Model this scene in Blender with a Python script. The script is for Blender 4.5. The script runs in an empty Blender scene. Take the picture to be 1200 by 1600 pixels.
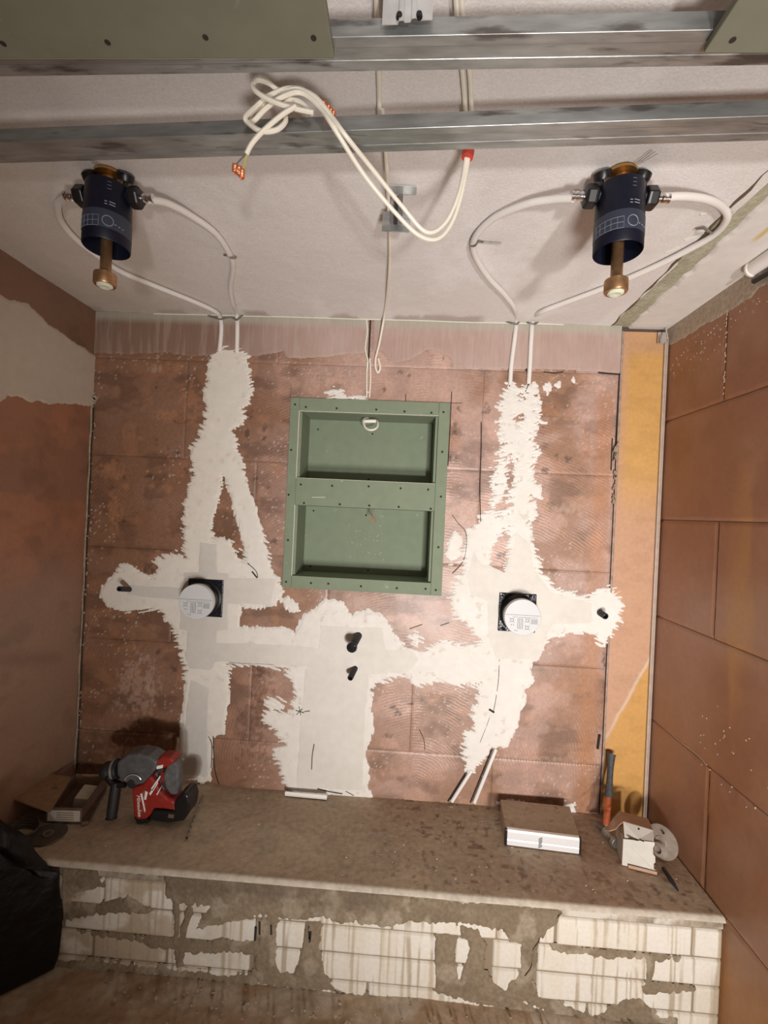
import bpy, bmesh, math, random
import numpy as np
from mathutils import Vector, Matrix
C = bpy.context.scene.collection
SC = bpy.context.scene
PI = math.pi
random.seed(5)

# ------------------------------------------------------------------ camera
F, DIST, CZ = 710.8, 1.85, 1.5
YAW, ROLL = math.radians(-2.618), math.radians(2.649)
_f = Vector((math.sin(YAW), math.cos(YAW), 0)); _r0 = Vector((math.cos(YAW), -math.sin(YAW), 0)); _u0 = Vector((0, 0, 1))
_r = _r0*math.cos(ROLL) + _u0*math.sin(ROLL); _u = -_r0*math.sin(ROLL) + _u0*math.cos(ROLL)
CAM = Vector((0, -DIST, CZ))
cd = bpy.data.cameras.new('camera'); cam = bpy.data.objects.new('camera', cd); C.objects.link(cam)
cd.sensor_fit = 'AUTO'; cd.sensor_width = 36; cd.lens = F*36/1600; cd.clip_start = .02
m = Matrix((( _r.x, _u.x, -_f.x, CAM.x), (_r.y, _u.y, -_f.y, CAM.y), (_r.z, _u.z, -_f.z, CAM.z), (0, 0, 0, 1)))
cam.matrix_world = m
SC.camera = cam

def at(px, py, axis, val):
    """point of the photograph (1200x1600) on the real plane axis = val"""
    d = _f + _r*((px-600)/F) - _u*((py-800)/F); i = 'xyz'.index(axis)
    return CAM + d*((val-CAM[i])/d[i])

# ------------------------------------------------------------------ light
SC.view_settings.view_transform = 'Standard'; SC.view_settings.look = 'None'
SC.view_settings.gamma = 1; SC.view_settings.use_curve_mapping = False
SC.view_settings.exposure = 0.0
w = bpy.data.worlds.new('world'); SC.world = w; w.use_nodes = True
w.node_tree.nodes['Background'].inputs[0].default_value = (1.0, .80, .62, 1)
w.node_tree.nodes['Background'].inputs[1].default_value = .185
def lamp(name, typ, loc, aim, energy, color, size, spot=None, blend=1):
    l = bpy.data.lights.new(name, typ); l.energy = energy; l.color = color
    if typ == 'AREA': l.size = size
    else: l.shadow_soft_size = size
    if spot: l.spot_size = math.radians(spot); l.spot_blend = blend
    o = bpy.data.objects.new(name, l); C.objects.link(o); o.location = loc
    o.rotation_euler = (Vector(aim)-Vector(loc)).to_track_quat('-Z', 'Y').to_euler()
    return o
lamp('work_or_fill_light', 'SPOT', (.80, -4.2, .50), (.80, 0, 1.35), 350, (1.0, .955, .92), .10, 70, 1.0)
fill_light = lamp('work_or_fill_light', 'AREA', (.32, -2.45, .55), (.66, 0, 1.60), 17.5, (1.0, .95, .90), .32); fill_light.data.spread = math.radians(106)  # soft fill light added behind the camera to weaken the rail shadows

# ------------------------------------------------------------------ dims
XL, XR, ZC, ZB, YF = -1.332, 1.010, 2.284, .337, -.444
YN = -2.3      # how far the room runs towards (and past) the camera

# ------------------------------------------------------------------ helpers
WO = {}
def worg(o): return WO.get(o.name, Vector((0, 0, 0))) if o else Vector((0, 0, 0))
def tag(o, label=None, cat=None, group=None, kind=None):
    if label: o['label'] = label
    if cat: o['category'] = cat
    if group: o['group'] = group
    if kind: o['kind'] = kind
    return o
def empty(name, loc, label=None, cat=None, group=None, kind=None):
    o = bpy.data.objects.new(name, None); C.objects.link(o); o.location = loc; o.empty_display_size = .05
    WO[o.name] = Vector(loc); return tag(o, label, cat, group, kind)
def link(name, me, mat, parent=None, org=None, smooth=False):
    o = bpy.data.objects.new(name, me); C.objects.link(o)
    me.materials.append(mat)
    if parent is not None:
        o.parent = parent; base = worg(parent)
        WO[o.name] = base.copy()
        me.transform(Matrix.Translation(-base))
    else:
        if org is None:
            co = np.zeros(len(me.vertices)*3); me.vertices.foreach_get('co', co); co = co.reshape(-1, 3)
            org = Vector(((co[:, 0].min()+co[:, 0].max())/2, (co[:, 1].min()+co[:, 1].max())/2, co[:, 2].min()))
        me.transform(Matrix.Translation(-Vector(org))); o.location = org; WO[o.name] = Vector(org)
    if smooth: me.shade_smooth()
    return o

def frame(axis):
    a = Vector(axis).normalized(); t = Vector((0, 0, 1)) if abs(a.z) < .9 else Vector((1, 0, 0))
    x = t.cross(a).normalized(); y = a.cross(x); return x, y, a
def catmull(pts, n=8):
    P = [Vector(p) for p in pts]
    if len(P) < 3: return P
    Q = [P[0]*2-P[1]] + P + [P[-1]*2-P[-2]]; out = []
    for i in range(1, len(Q)-2):
        a, b, c, d = Q[i-1], Q[i], Q[i+1], Q[i+2]
        for k in range(n):
            t = k/n
            out.append(.5*((2*b)+(c-a)*t+(2*a-5*b+4*c-d)*t*t+(3*b-a-3*c+d)*t**3))
    out.append(P[-1]); return out
class MB:
    def __init__(s): s.v = []; s.f = []
    def add(s, vs, fs):
        n = len(s.v); s.v += [tuple(v) for v in vs]; s.f += [tuple(i+n for i in f) for f in fs]; return s
    def box(s, c, size, rz=0, rx=0, ry=0):
        M = Matrix.Translation(Vector(c)) @ Matrix.Rotation(rz, 4, 'Z') @ Matrix.Rotation(ry, 4, 'Y') @ Matrix.Rotation(rx, 4, 'X')
        x, y, z = [q/2 for q in size]
        vs = [M @ Vector((a*x, b*y, c_*z)) for a in (-1, 1) for b in (-1, 1) for c_ in (-1, 1)]
        return s.add(vs, [(0, 1, 3, 2), (4, 6, 7, 5), (0, 4, 5, 1), (2, 3, 7, 6), (0, 2, 6, 4), (1, 5, 7, 3)])
    def tube(s, pts, r, n=10, smooth=0, cap=True):
        P = catmull(pts, smooth) if smooth else [Vector(p) for p in pts]
        rr = r if callable(r) else (lambda t: r)
        T = [(P[min(i+1, len(P)-1)]-P[max(i-1, 0)]).normalized() for i in range(len(P))]
        x, y, _ = frame(T[0]); vs = []
        for i, p in enumerate(P):
            x = (x - T[i]*x.dot(T[i])).normalized(); y = T[i].cross(x); R = rr(i/(len(P)-1))
            vs += [p + (x*math.cos(a)+y*math.sin(a))*R for a in [2*PI*k/n for k in range(n)]]
        fs = [(i*n+k, i*n+(k+1) % n, (i+1)*n+(k+1) % n, (i+1)*n+k) for i in range(len(P)-1) for k in range(n)]
        if cap: fs += [tuple(reversed(range(n))), tuple((len(P)-1)*n+k for k in range(n))]
        return s.add(vs, fs)
    def lathe(s, prof, org, axis, n=32, close=True):
        x, y, a = frame(axis); org = Vector(org); vs = []
        for r, h in prof: vs += [org + a*h + (x*math.cos(t)+y*math.sin(t))*r for t in [2*PI*k/n for k in range(n)]]
        fs = [(i*n+k, i*n+(k+1) % n, (i+1)*n+(k+1) % n, (i+1)*n+k) for i in range(len(prof)-1) for k in range(n)]
        if close: fs += [tuple(reversed(range(n))), tuple((len(prof)-1)*n+k for k in range(n))]
        return s.add(vs, fs)
    def prism(s, pts, d):
        """3D outline pts extruded by vector d"""
        n = len(pts); d = Vector(d); P = [Vector(p) for p in pts]
        return s.add(P+[p+d for p in P], [tuple(range(n)), tuple(reversed(range(n, 2*n)))] + [(i, i+n, (i+1) % n+n, (i+1) % n) for i in range(n)])
    def build(s, name, mat, parent=None, smooth=False, bevel=0, org=None, seg=2):
        me = bpy.data.meshes.new(name); me.from_pydata([tuple(v) for v in s.v], [], s.f)
        bm = bmesh.new(); bm.from_mesh(me); bmesh.ops.recalc_face_normals(bm, faces=bm.faces[:])
        bm.to_mesh(me); bm.free()
        o = link(name, me, mat, parent, org)
        if smooth:
            me.shade_smooth()
            try: me.set_sharp_from_angle(angle=math.radians(38))
            except Exception: pass
        if bevel:
            b = o.modifiers.new('bevel', 'BEVEL'); b.width = bevel; b.segments = seg; b.limit_method = 'ANGLE'; b.angle_limit = math.radians(35)
        return o

# ------------------------------------------------------------------ numpy noise
_rng = np.random.default_rng(3)
_TAB = _rng.random((256, 256))
def vnoise(x, y, seed=0):
    x = x + seed*17.31; y = y + seed*9.77
    xi = np.floor(x).astype(int); yi = np.floor(y).astype(int); fx = x-xi; fy = y-yi
    fx = fx*fx*(3-2*fx); fy = fy*fy*(3-2*fy)
    g = lambda a, b: _TAB[a & 255, b & 255]
    return (g(xi, yi)*(1-fx)+g(xi+1, yi)*fx)*(1-fy) + (g(xi, yi+1)*(1-fx)+g(xi+1, yi+1)*fx)*fy
def fbm(x, y, seed=0, oct=4):
    s = 0; a = .5; t = 0
    for o in range(oct):
        s = s + a*vnoise(x*2**o, y*2**o, seed+o*3); t += a; a *= .5
    return s/t
def sst(a, b, x):
    t = np.clip((x-a)/(b-a), 0, 1); return t*t*(3-2*t)
def sdf(x, y, poly, reach=.08):
    """signed distance, positive inside"""
    out = np.full(x.shape, -reach); P = np.array(poly)
    b = (x > P[:, 0].min()-reach) & (x < P[:, 0].max()+reach) & (y > P[:, 1].min()-reach) & (y < P[:, 1].max()+reach)
    X = x[b]; Y = y[b]; d2 = np.full(X.shape, 9.); ins = np.zeros(X.shape, bool); n = len(P)
    for i in range(n):
        ax, ay = P[i]; bx, by = P[(i+1) % n]; ex, ey = bx-ax, by-ay
        t = np.clip(((X-ax)*ex+(Y-ay)*ey)/(ex*ex+ey*ey+1e-12), 0, 1)
        d2 = np.minimum(d2, (X-ax-t*ex)**2+(Y-ay-t*ey)**2)
        c = ((ay > Y) != (by > Y)); ins ^= c & (X < ex*(Y-ay)/(ey if abs(ey) > 1e-9 else 1e-9)+ax)
    out[b] = np.where(ins, 1, -1)*np.sqrt(d2); return out

def surf(name, u0, u1, v0, v1, res, place, hfun, cfun, mat, parent=None, keep=None, hcut=None, kind=None):
    """relief sheet: a real height field over the plane; keep/hcut drop the cells outside; surface colours, a few with dimness painted in, in 'Col'"""
    nu = max(2, int(round((u1-u0)/res))+1); nv = max(2, int(round((v1-v0)/res))+1)
    U, V = np.meshgrid(np.linspace(u0, u1, nu), np.linspace(v0, v1, nv))
    H = hfun(U, V) if hfun else np.zeros_like(U)
    cell = np.ones((nv-1, nu-1), bool)
    if hcut is not None:
        p = H > hcut; cell &= p[:-1, :-1] | p[1:, :-1] | p[:-1, 1:] | p[1:, 1:]
    if keep is not None:
        cell &= keep((U[:-1, :-1]+U[1:, 1:])/2, (V[:-1, :-1]+V[1:, 1:])/2)
    if not cell.any(): return None
    I = np.arange(nu*nv).reshape(nv, nu)
    Q = np.stack([I[:-1, :-1], I[:-1, 1:], I[1:, 1:], I[1:, :-1]], -1)[cell]
    used = np.unique(Q); mp = np.zeros(nu*nv, int); mp[used] = np.arange(len(used)); Q = mp[Q]
    u = U.ravel()[used]; v = V.ravel()[used]; h = H.ravel()[used]
    co = place(u, v, h)
    me = bpy.data.meshes.new(name)
    me.vertices.add(len(used)); me.vertices.foreach_set('co', co.astype(np.float32).ravel())
    me.loops.add(Q.size); me.loops.foreach_set('vertex_index', Q.astype(np.int32).ravel())
    me.polygons.add(len(Q)); me.polygons.foreach_set('loop_start', np.arange(0, Q.size, 4, dtype=np.int32))
    me.update(calc_edges=True)
    col = np.ones((len(used), 4), np.float32); col[:, :3] = np.clip(cfun(u, v), 0, 1)
    at_ = me.color_attributes.new('Col', 'FLOAT_COLOR', 'POINT'); at_.data.foreach_set('color', col.ravel())
    me.validate()
    o = link(name, me, mat, parent); me.shade_smooth()
    if kind: o['kind'] = kind
    return o
pl_back = lambda u, v, h: np.stack([u, -h, v], -1)
pl_front = lambda u, v, h: np.stack([u, YF-h, v], -1)
pl_left = lambda u, v, h: np.stack([XL+h, -u, v], -1)      # u runs towards the camera
pl_right = lambda u, v, h: np.stack([XR-h, u, v], -1)
pl_ceil = lambda u, v, h: np.stack([u, -v, ZC-h], -1)
pl_bench = lambda u, v, h: np.stack([u, v, ZB+h], -1)
pl_floor = lambda u, v, h: np.stack([u, v, h], -1)
def cmix(a, b, t):
    t = np.asarray(t)[..., None]; return np.asarray(a)*(1-t)+np.asarray(b)*t

# ------------------------------------------------------------------ materials
def L(r, g, b):
    f = lambda c: (c/255/12.92) if c/255 <= .04045 else ((c/255+.055)/1.055)**2.4
    return (f(r), f(g), f(b))
def mat(name, col=(.5, .5, .5), rough=.6, metal=0, attr=False, grain=0, gscale=40, bump=0, bscale=80, bdist=.002, stretch=(1, 1, 1), comb=0, spec=.5, emit=None, dirt=None, coat=0):
    m = bpy.data.materials.new(name); m.use_nodes = True; nt = m.node_tree; N = nt.nodes; K = nt.links
    b = N['Principled BSDF']; b.inputs['Roughness'].default_value = rough; b.inputs['Metallic'].default_value = metal
    b.inputs['Specular IOR Level'].default_value = spec
    if coat: b.inputs['Coat Weight'].default_value = coat; b.inputs['Coat Roughness'].default_value = .15
    tc = N.new('ShaderNodeTexCoord'); ge = N.new('ShaderNodeNewGeometry'); mp = N.new('ShaderNodeMapping'); K.new(ge.outputs['Position'], mp.inputs[0])
    mp.inputs['Scale'].default_value = stretch
    if attr:
        a = N.new('ShaderNodeAttribute'); a.attribute_name = 'Col'; src = a.outputs['Color']
    else:
        a = N.new('ShaderNodeRGB'); a.outputs[0].default_value = (*col, 1); src = a.outputs[0]
    if grain:
        n = N.new('ShaderNodeTexNoise'); n.inputs['Scale'].default_value = gscale; n.inputs['Detail'].default_value = 6; K.new(mp.outputs[0], n.inputs['Vector'])
        mr = N.new('ShaderNodeMapRange'); mr.inputs[1].default_value = .3; mr.inputs[2].default_value = .7; mr.inputs[3].default_value = 1-grain; mr.inputs[4].default_value = 1+grain
        K.new(n.outputs['Fac'], mr.inputs[0])
        vm = N.new('ShaderNodeVectorMath'); vm.operation = 'SCALE'; K.new(src, vm.inputs[0]); K.new(mr.outputs[0], vm.inputs['Scale']); src = vm.outputs[0]
    if dirt:
        dc, dsc, thr = dirt
        n = N.new('ShaderNodeTexNoise'); n.inputs['Scale'].default_value = dsc; n.inputs['Detail'].default_value = 5; K.new(mp.outputs[0], n.inputs['Vector'])
        mr = N.new('ShaderNodeMapRange'); mr.inputs[1].default_value = thr; mr.inputs[2].default_value = thr+.1; K.new(n.outputs['Fac'], mr.inputs[0])
        mx = N.new('ShaderNodeMix'); mx.data_type = 'RGBA'; K.new(mr.outputs[0], mx.inputs[0]); K.new(src, mx.inputs[6]); mx.inputs[7].default_value = (*dc, 1); src = mx.outputs[2]
    K.new(src, b.inputs['Base Color'])
    hh = None
    if bump:
        n = N.new('ShaderNodeTexNoise'); n.inputs['Scale'].default_value = bscale; n.inputs['Detail'].default_value = 5; K.new(mp.outputs[0], n.inputs['Vector'])
        hh = n.outputs['Fac']; 
    if comb:
        wv = N.new('ShaderNodeTexWave'); wv.wave_type = 'RINGS'; wv.rings_direction = 'SPHERICAL'; wv.inputs['Scale'].default_value = comb; wv.inputs['Distortion'].default_value = 6; wv.inputs['Detail'].default_value = 2
        wv.inputs['Detail Scale'].default_value = .6
        mp2 = N.new('ShaderNodeMapping'); mp2.inputs['Location'].default_value = (-.1, 0, -.4); K.new(ge.outputs['Position'], mp2.inputs[0]); K.new(mp2.outputs[0], wv.inputs['Vector'])
        n2 = N.new('ShaderNodeTexNoise'); n2.inputs['Scale'].default_value = 5; K.new(ge.outputs['Position'], n2.inputs['Vector'])
        m2 = N.new('ShaderNodeMapRange'); m2.inputs[1].default_value = .45; m2.inputs[2].default_value = .6; K.new(n2.outputs['Fac'], m2.inputs[0])
        mu = N.new('ShaderNodeMath'); mu.operation = 'MULTIPLY'; K.new(wv.outputs['Fac'], mu.inputs[0]); K.new(m2.outputs[0], mu.inputs[1])
        ad = N.new('ShaderNodeMath'); ad.operation = 'ADD'; K.new(mu.outputs[0], ad.inputs[0])
        if hh: K.new(hh, ad.inputs[1])
        hh = ad.outputs[0]
        mc = N.new('ShaderNodeMapRange'); mc.inputs[1].default_value = .55; mc.inputs[2].default_value = 1.0; mc.inputs[3].default_value = 1.0; mc.inputs[4].default_value = 1.13; K.new(mu.outputs[0], mc.inputs[0])
        vs_ = N.new('ShaderNodeVectorMath'); vs_.operation = 'SCALE'; K.new(src, vs_.inputs[0]); K.new(mc.outputs[0], vs_.inputs['Scale']); K.new(vs_.outputs[0], b.inputs['Base Color'])
    if hh:
        bp = N.new('ShaderNodeBump'); bp.inputs['Strength'].default_value = bump or .5; bp.inputs['Distance'].default_value = bdist
        K.new(hh, bp.inputs['Height']); K.new(bp.outputs[0], b.inputs['Normal'])
    if emit: b.inputs['Emission Color'].default_value = (*emit[0], 1); b.inputs['Emission Strength'].default_value = emit[1]
    return m
M = {}
M['primer'] = mat('primed_block', attr=True, rough=.42, grain=.10, gscale=90, bump=.35, bscale=160, bdist=.0013, comb=27)
M['primer_side'] = mat('primed_block_side', attr=True, rough=.38, grain=.06, gscale=60, bump=.2, bscale=140, bdist=.001)
M['plaster'] = mat('white_plaster', attr=True, rough=.85, grain=.04, gscale=30, bump=.35, bscale=60, bdist=.0015)
M['skim'] = mat('comb_skim', attr=True, rough=.8, grain=.05, gscale=160, stretch=(1, 1, .12), bump=.5, bscale=170, bdist=.0018)
M['ceil'] = mat('ceiling_render', attr=True, rough=.9, grain=.07, gscale=220, bump=.55, bscale=210, bdist=.002)
M['screed'] = mat('screed', attr=True, rough=.8, grain=.16, gscale=50, bump=.5, bscale=90, bdist=.002)
M['cement'] = mat('cement_smear', attr=True, rough=.9, grain=.18, gscale=90, bump=.6, bscale=120, bdist=.003)
M['aac'] = mat('aerated_block', attr=True, rough=.9, grain=.05, gscale=90, bump=.4, bscale=200, bdist=.0012)
M['green'] = mat('green_board', (.195, .238, .163), rough=.75, grain=.05, gscale=25, bump=.1, bscale=200, dirt=(L(165, 170, 155), 28, .70))
M['greentop'] = mat('green_board_ceiling', (.185, .185, .135), rough=.75, grain=.06, gscale=20, dirt=(L(150, 148, 125), 30, .69))
M['gypsum'] = mat('gypsum_edge', L(215, 215, 200), rough=.9)
M['zinc'] = mat('galvanised_steel', (.40, .42, .42), rough=.38, metal=.75, grain=.22, gscale=14, stretch=(1, 5, 5), bump=.1, bscale=60, dirt=((.17, .16, .155), 9, .56))
M['zincb'] = mat('bright_galvanised_steel', (.72, .74, .75), rough=.35, metal=.7, grain=.12, gscale=40)
M['pipe'] = mat('white_pipe', L(226, 222, 218), rough=.4)
M['cable'] = mat('white_cable', L(232, 226, 212), rough=.45)
M['brass'] = mat('brass', (.55, .33, .12), rough=.34, metal=.95, grain=.15, gscale=80)
M['brassd'] = mat('brown_brass', (.42, .24, .12), rough=.4, metal=.8, grain=.15, gscale=80)
M['navy'] = mat('navy_plastic', (.006, .007, .017), rough=.42, spec=.3, grain=.2, gscale=60)
M['navy2'] = mat('navy_print', (.030, .036, .060), rough=.45)
M['black'] = mat('black_plastic', (.008, .008, .009), rough=.35)
M['rubber'] = mat('black_rubber', (.015, .015, .016), rough=.6, bump=.3, bscale=300)
M['foil'] = mat('black_seal_sheet', (.012, .013, .02), rough=.12, bump=.9, bscale=55, bdist=.006)
M['chrome'] = mat('chrome', (.8, .8, .82), rough=.15, metal=1)
M['steel'] = mat('dusty_steel', (.30, .28, .25), rough=.45, metal=.6, grain=.2, gscale=70)
M['capgrey'] = mat('grey_cap', (.56, .57, .58), rough=.5)
M['print'] = mat('grey_print', (.16, .17, .18), rough=.6)
M['printl'] = mat('light_print', (.20, .22, .27), rough=.5)
M['copper'] = mat('copper', (.85, .33, .18), rough=.35, metal=.7)
M['red'] = mat('red_plastic', (.27, .020, .013), rough=.45, grain=.1, gscale=60, dirt=((.20, .12, .09), 30, .62))
M['redtape'] = mat('red_tape', (.65, .06, .04), rough=.5)
M['white'] = mat('white_paint', L(235, 232, 228), rough=.5)
M['gearcase'] = mat('grey_gear_housing', (.115, .115, .12), rough=.5, metal=.3, grain=.2, gscale=50)
M['greyrub'] = mat('grey_rubber', (.10, .10, .10), rough=.7, grain=.25, gscale=60)
M['card'] = mat('brown_cardboard', (.28, .17, .09), rough=.85, grain=.15, gscale=50, dirt=((.12, .075, .045), 14, .58))
M['cardd'] = mat('dark_cardboard', (.13, .075, .05), rough=.85, grain=.2, gscale=40)
M['label'] = mat('paper_label', L(190, 180, 165), rough=.8, grain=.1, gscale=30)
M['alu'] = mat('aluminium', (.86, .87, .88), rough=.4, metal=.55, grain=.03, gscale=200, stretch=(.1, 1, 6))
M['lid'] = mat('dusty_lid', (.46, .37, .27), rough=.7, grain=.12, gscale=60, dirt=((.30, .22, .15), 22, .62))
M['orange'] = mat('orange_shaft', (.55, .13, .045), rough=.4, grain=.15, gscale=80)
M['grip'] = mat('grey_grip', (.055, .055, .055), rough=.6, grain=.4, gscale=160, bump=.6, bscale=220)
M['carton'] = mat('white_carton', L(196, 191, 182), rough=.7, grain=.06, gscale=30)
M['cartonb'] = mat('carton_inside', (.42, .27, .18), rough=.8, grain=.1, gscale=40)
M['disc'] = mat('dusty_disc', (.27, .22, .18), rough=.7, grain=.2, gscale=40)
M['bag'] = mat('black_bag', (.006, .0055, .0055), rough=.5, spec=.3, bump=.7, bscale=14, bdist=.02)
M['bin'] = mat('black_bin', (.004, .004, .004), rough=.7, spec=.2)
M['crack'] = mat('crack', (.03, .022, .018), rough=1)
M['pencil'] = mat('pencil', (.08, .06, .055), rough=1)
M['yellow'] = mat('yellow_primer', attr=True, rough=.4, grain=.06, gscale=70, bump=.2, bscale=120, bdist=.001)
M['crumb'] = mat('mortar_crumb', (.30, .23, .16), rough=.9, grain=.2, gscale=200)
M['wcrumb'] = mat('white_crumb', (.66, .63, .58), rough=.9)
M['twig'] = mat('green_scrap', (.05, .06, .025), rough=.8)
M['backing'] = mat('joint_mortar', (.10, .065, .05), rough=1)
M['wire_y'] = mat('yellow_green_wire', (.5, .45, .08), rough=.5)
M['wire_b'] = mat('grey_wire', (.15, .13, .12), rough=.5)

# ------------------------------------------------------------------ traced outlines (on the wall plane y = 0)
def W(pts):
    return [(lambda p: (p.x, p.z))(at(x, y, 'y', 0)) for x, y in pts]
OUT_L = W([(337,548),(348,542),(360,546),(368,548),(380,545),(386,560),(391,600),(392,622),(383,634),(380,657),(362,671),(370,697),(377,715),(381,738),(389,773),(400,794),(406,823),(415,849),(421,884),(436,913),(440,926),(430,945),(406,951),(377,948),(372,980),(420,983),(440,980),(461,988),(472,1010),(480,1041),(455,1045),(357,1037),(358,1080),(352,1130),(350,1146),(331,1152),(329,1222),(270,1214),(275,1170),(282,1145),(285,1110),(290,1070),(287,1030),(275,992),(263,968),(246,952),(196,955),(170,948),(158,933),(161,916),(180,898),(188,881),(199,878),(211,891),(237,903),(246,895),(240,878),(255,868),(275,866),(288,872),(290,843),(287,802),(290,773),(304,744),(301,715),(298,700),(310,686),(319,662),(320,627),(323,584),(330,560)])
HOLE_L = W([(348,741),(360,768),(363,790),(376,825),(379,850),(386,880),(376,878),(366,862),(360,845),(345,838),(332,842),(331,815),(340,780)])
OUT_C = W([(492,953),(507,937),(533,940),(549,964),(576,952),(597,961),(613,988),(629,1012),(653,1020),(680,1009),(699,1001),(720,1007),(760,1010),(790,1040),(760,1066),(720,1071),(680,1063),(651,1071),(635,1054),(608,1059),(581,1065),(580,1092),(581,1119),(584,1140),(573,1169),(565,1177),(576,1201),(575,1233),(585,1252),(500,1246),(448,1232),(440,1207),(427,1172),(443,1164),(427,1137),(413,1124),(416,1113),(453,1116),(464,1087),(453,1060),(448,1045),(425,1042),(410,1010),(435,988),(461,990),(475,961)])
OUT_R = W([(792,604),(800,600),(809,607),(821,606),(836,598),(842,627),(845,651),(857,663),(842,663),(833,684),(839,708),(833,750),(845,762),(847,780),(833,776),(839,804),(827,822),(833,852),(843,875),(843,894),(866,920),(890,927),(920,934),(935,920),(960,920),(971,941),(972,968),(962,986),(945,1007),(935,1001),(920,989),(890,989),(860,998),(839,1019),(827,1046),(833,1064),(818,1079),(821,1094),(812,1115),(809,1136),(791,1166),(767,1169),(752,1187),(743,1205),(731,1205),(725,1178),(725,1154),(744,1136),(741,1115),(746,1085),(752,1060),(740,1030),(752,1002),(731,974),(710,962),(704,935),(707,917),(722,894),(728,855),(731,828),(746,820),(752,807),(770,795),(771,762),(771,732),(783,699),(779,675),(780,645),(785,621)])
HOLE_R1 = W([(800,708),(806,732),(796,774),(791,797),(777,806),(779,786),(795,762),(792,732),(794,711)])
HOLE_R2 = W([(797,826),(796,870),(793,896),(776,908),(761,902),(764,858),(778,838)])
HOLE_R3 = W([(806,655),(813,648),(811,664)])
HOLE_R4 = W([(810,612),(818,612),(816,624)])
STRK = W([(775,620),(850,600),(850,680),(838,800),(815,850),(770,840),(765,720)])
BLOBS = [W(b) for b in ([(437,936),(450,932),(466,944),(470,956),(452,956)], [(414,1098),(425,1092),(441,1097),(440,1107),(420,1106)], [(640,995),(652,990),(662,1004),(650,1012)],
         [(849,604),(856,598),(862,604),(856,616)], [(890,594),(897,590),(898,597)], [(866,602),(874,598),(876,604)], [(508,612),(522,607),(538,612),(538,622),(512,621)], [(700,842),(712,830),(722,842),(716,868),(704,880),(698,865)],
         [(776,1256),(800,1249),(840,1262),(800,1262)], [(880,1258),(896,1256),(898,1272),(884,1274)],[(548,620),(575,616),(575,624),(548,624)])]
DAMP = [W(b) for b in (
    [(312,846),(340,850),(341,893),(358,896),(358,903),(434,903),(424,946),(358,944),(357,984),(340,986),(339,1003),(470,1008),(497,1012),(500,977),(598,980),(603,1014),(640,1014),(655,1030),(640,1050),(578,1054),(572,1110),(567,1235),(462,1230),(476,1046),(480,1042),(339,1034),(330,1048),(296,1045),(290,1030),(293,986),(280,984),(283,938),(198,930),(203,913),(285,918),(286,894),(310,893)],
    [(298,1060),(328,1075),(325,1130),(326,1214),(286,1210),(292,1100)],
    [(752,880),(790,897),(800,860),(806,830),(828,850),(835,890),(862,925),(925,942),(925,974),(862,976),(840,1030),(775,1030),(762,995),(760,940),(735,930),(728,900),(740,860)],
    )]
NX0, NX1, NZ0, NZ1 = -.488, .163, 1.172, 1.952      # niche flange, outer
HX0, HX1, HZ0, HZ1 = -.45, .127, 1.205, 1.917       # hole behind it
def inhole(u, v): return (u > HX0) & (u < HX1) & (v > HZ0) & (v < HZ1)

def rag(u, v, seed, amp=.013):
    a1 = vnoise(u*28+v*14, v*210-u*50, seed)-.5; a2 = vnoise(u*170, v*40, seed+5)-.5; a3 = vnoise(u*30-v*9, v*190+u*75, seed+9)-.5
    m_ = sst(.35, .65, vnoise(u*3.5, v*3.5, seed+2)); m2 = sst(.3, .6, vnoise(u*5, v*5, seed+4))
    return amp*(3.0*(a1*(1-m_)+a3*m_)*m2+.9*a2*(1-m2)) + .012*(fbm(u*20, v*20, seed+7)-.5) + .004*(vnoise(u*150, v*150, seed+3)-.5)
def plaster_sdf(u, v):
    d = np.maximum(np.minimum(sdf(u, v, OUT_L), -sdf(u, v, HOLE_L, .5)), sdf(u, v, OUT_C))
    dr = sdf(u, v, OUT_R)
    for h in (HOLE_R1, HOLE_R2, HOLE_R3, HOLE_R4): dr = np.minimum(dr, -sdf(u, v, h, .5))
    d = np.maximum(d, dr)
    reg = sst(.0, .02, sdf(u, v, STRK)); d = d-.022*reg*sst(.56, .66, vnoise(u*34+v*12, v*185-u*60, 19)*.7+.3*vnoise(u*120, v*70, 20))
    for b in BLOBS: d = np.maximum(d, sdf(u, v, b)-.002)
    return d
def plaster_h(u, v):
    d = plaster_sdf(u, v)+rag(u, v, 1)
    h = np.clip(d*.35, -.0025, .0026) + np.where(d > .004, (fbm(u*26, v*26, 8)-.5)*.0016 + (fbm(u*7, v*60, 11)-.5)*.0008, 0)
    return h
def plaster_c(u, v):
    c = cmix((.77, .745, .705), (.70, .67, .62), fbm(u*9, v*9, 21))
    c = cmix(c, (.42, .33, .27), .35*sst(.66, .8, fbm(u*40, v*40, 31)))
    c = cmix(c, (.66, .60, .50), sst(-.35, -.9, u)*.5)  # dim, warm light of the left side painted into the plaster
    return c
def damp_h(u, v):
    d = np.maximum.reduce([sdf(u, v, p) for p in DAMP]) + .006*(fbm(u*30, v*30, 12)-.5)
    return np.clip(d*.25, -.001, .0012)+.0021
def damp_c(u, v):
    return cmix((.70, .67, .62), (.635, .60, .545), fbm(u*8, v*8, 5))*(1-.15*sst(-.4, -.9, u))[..., None]  # darker to the left: weaker light there put into the colour

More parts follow.
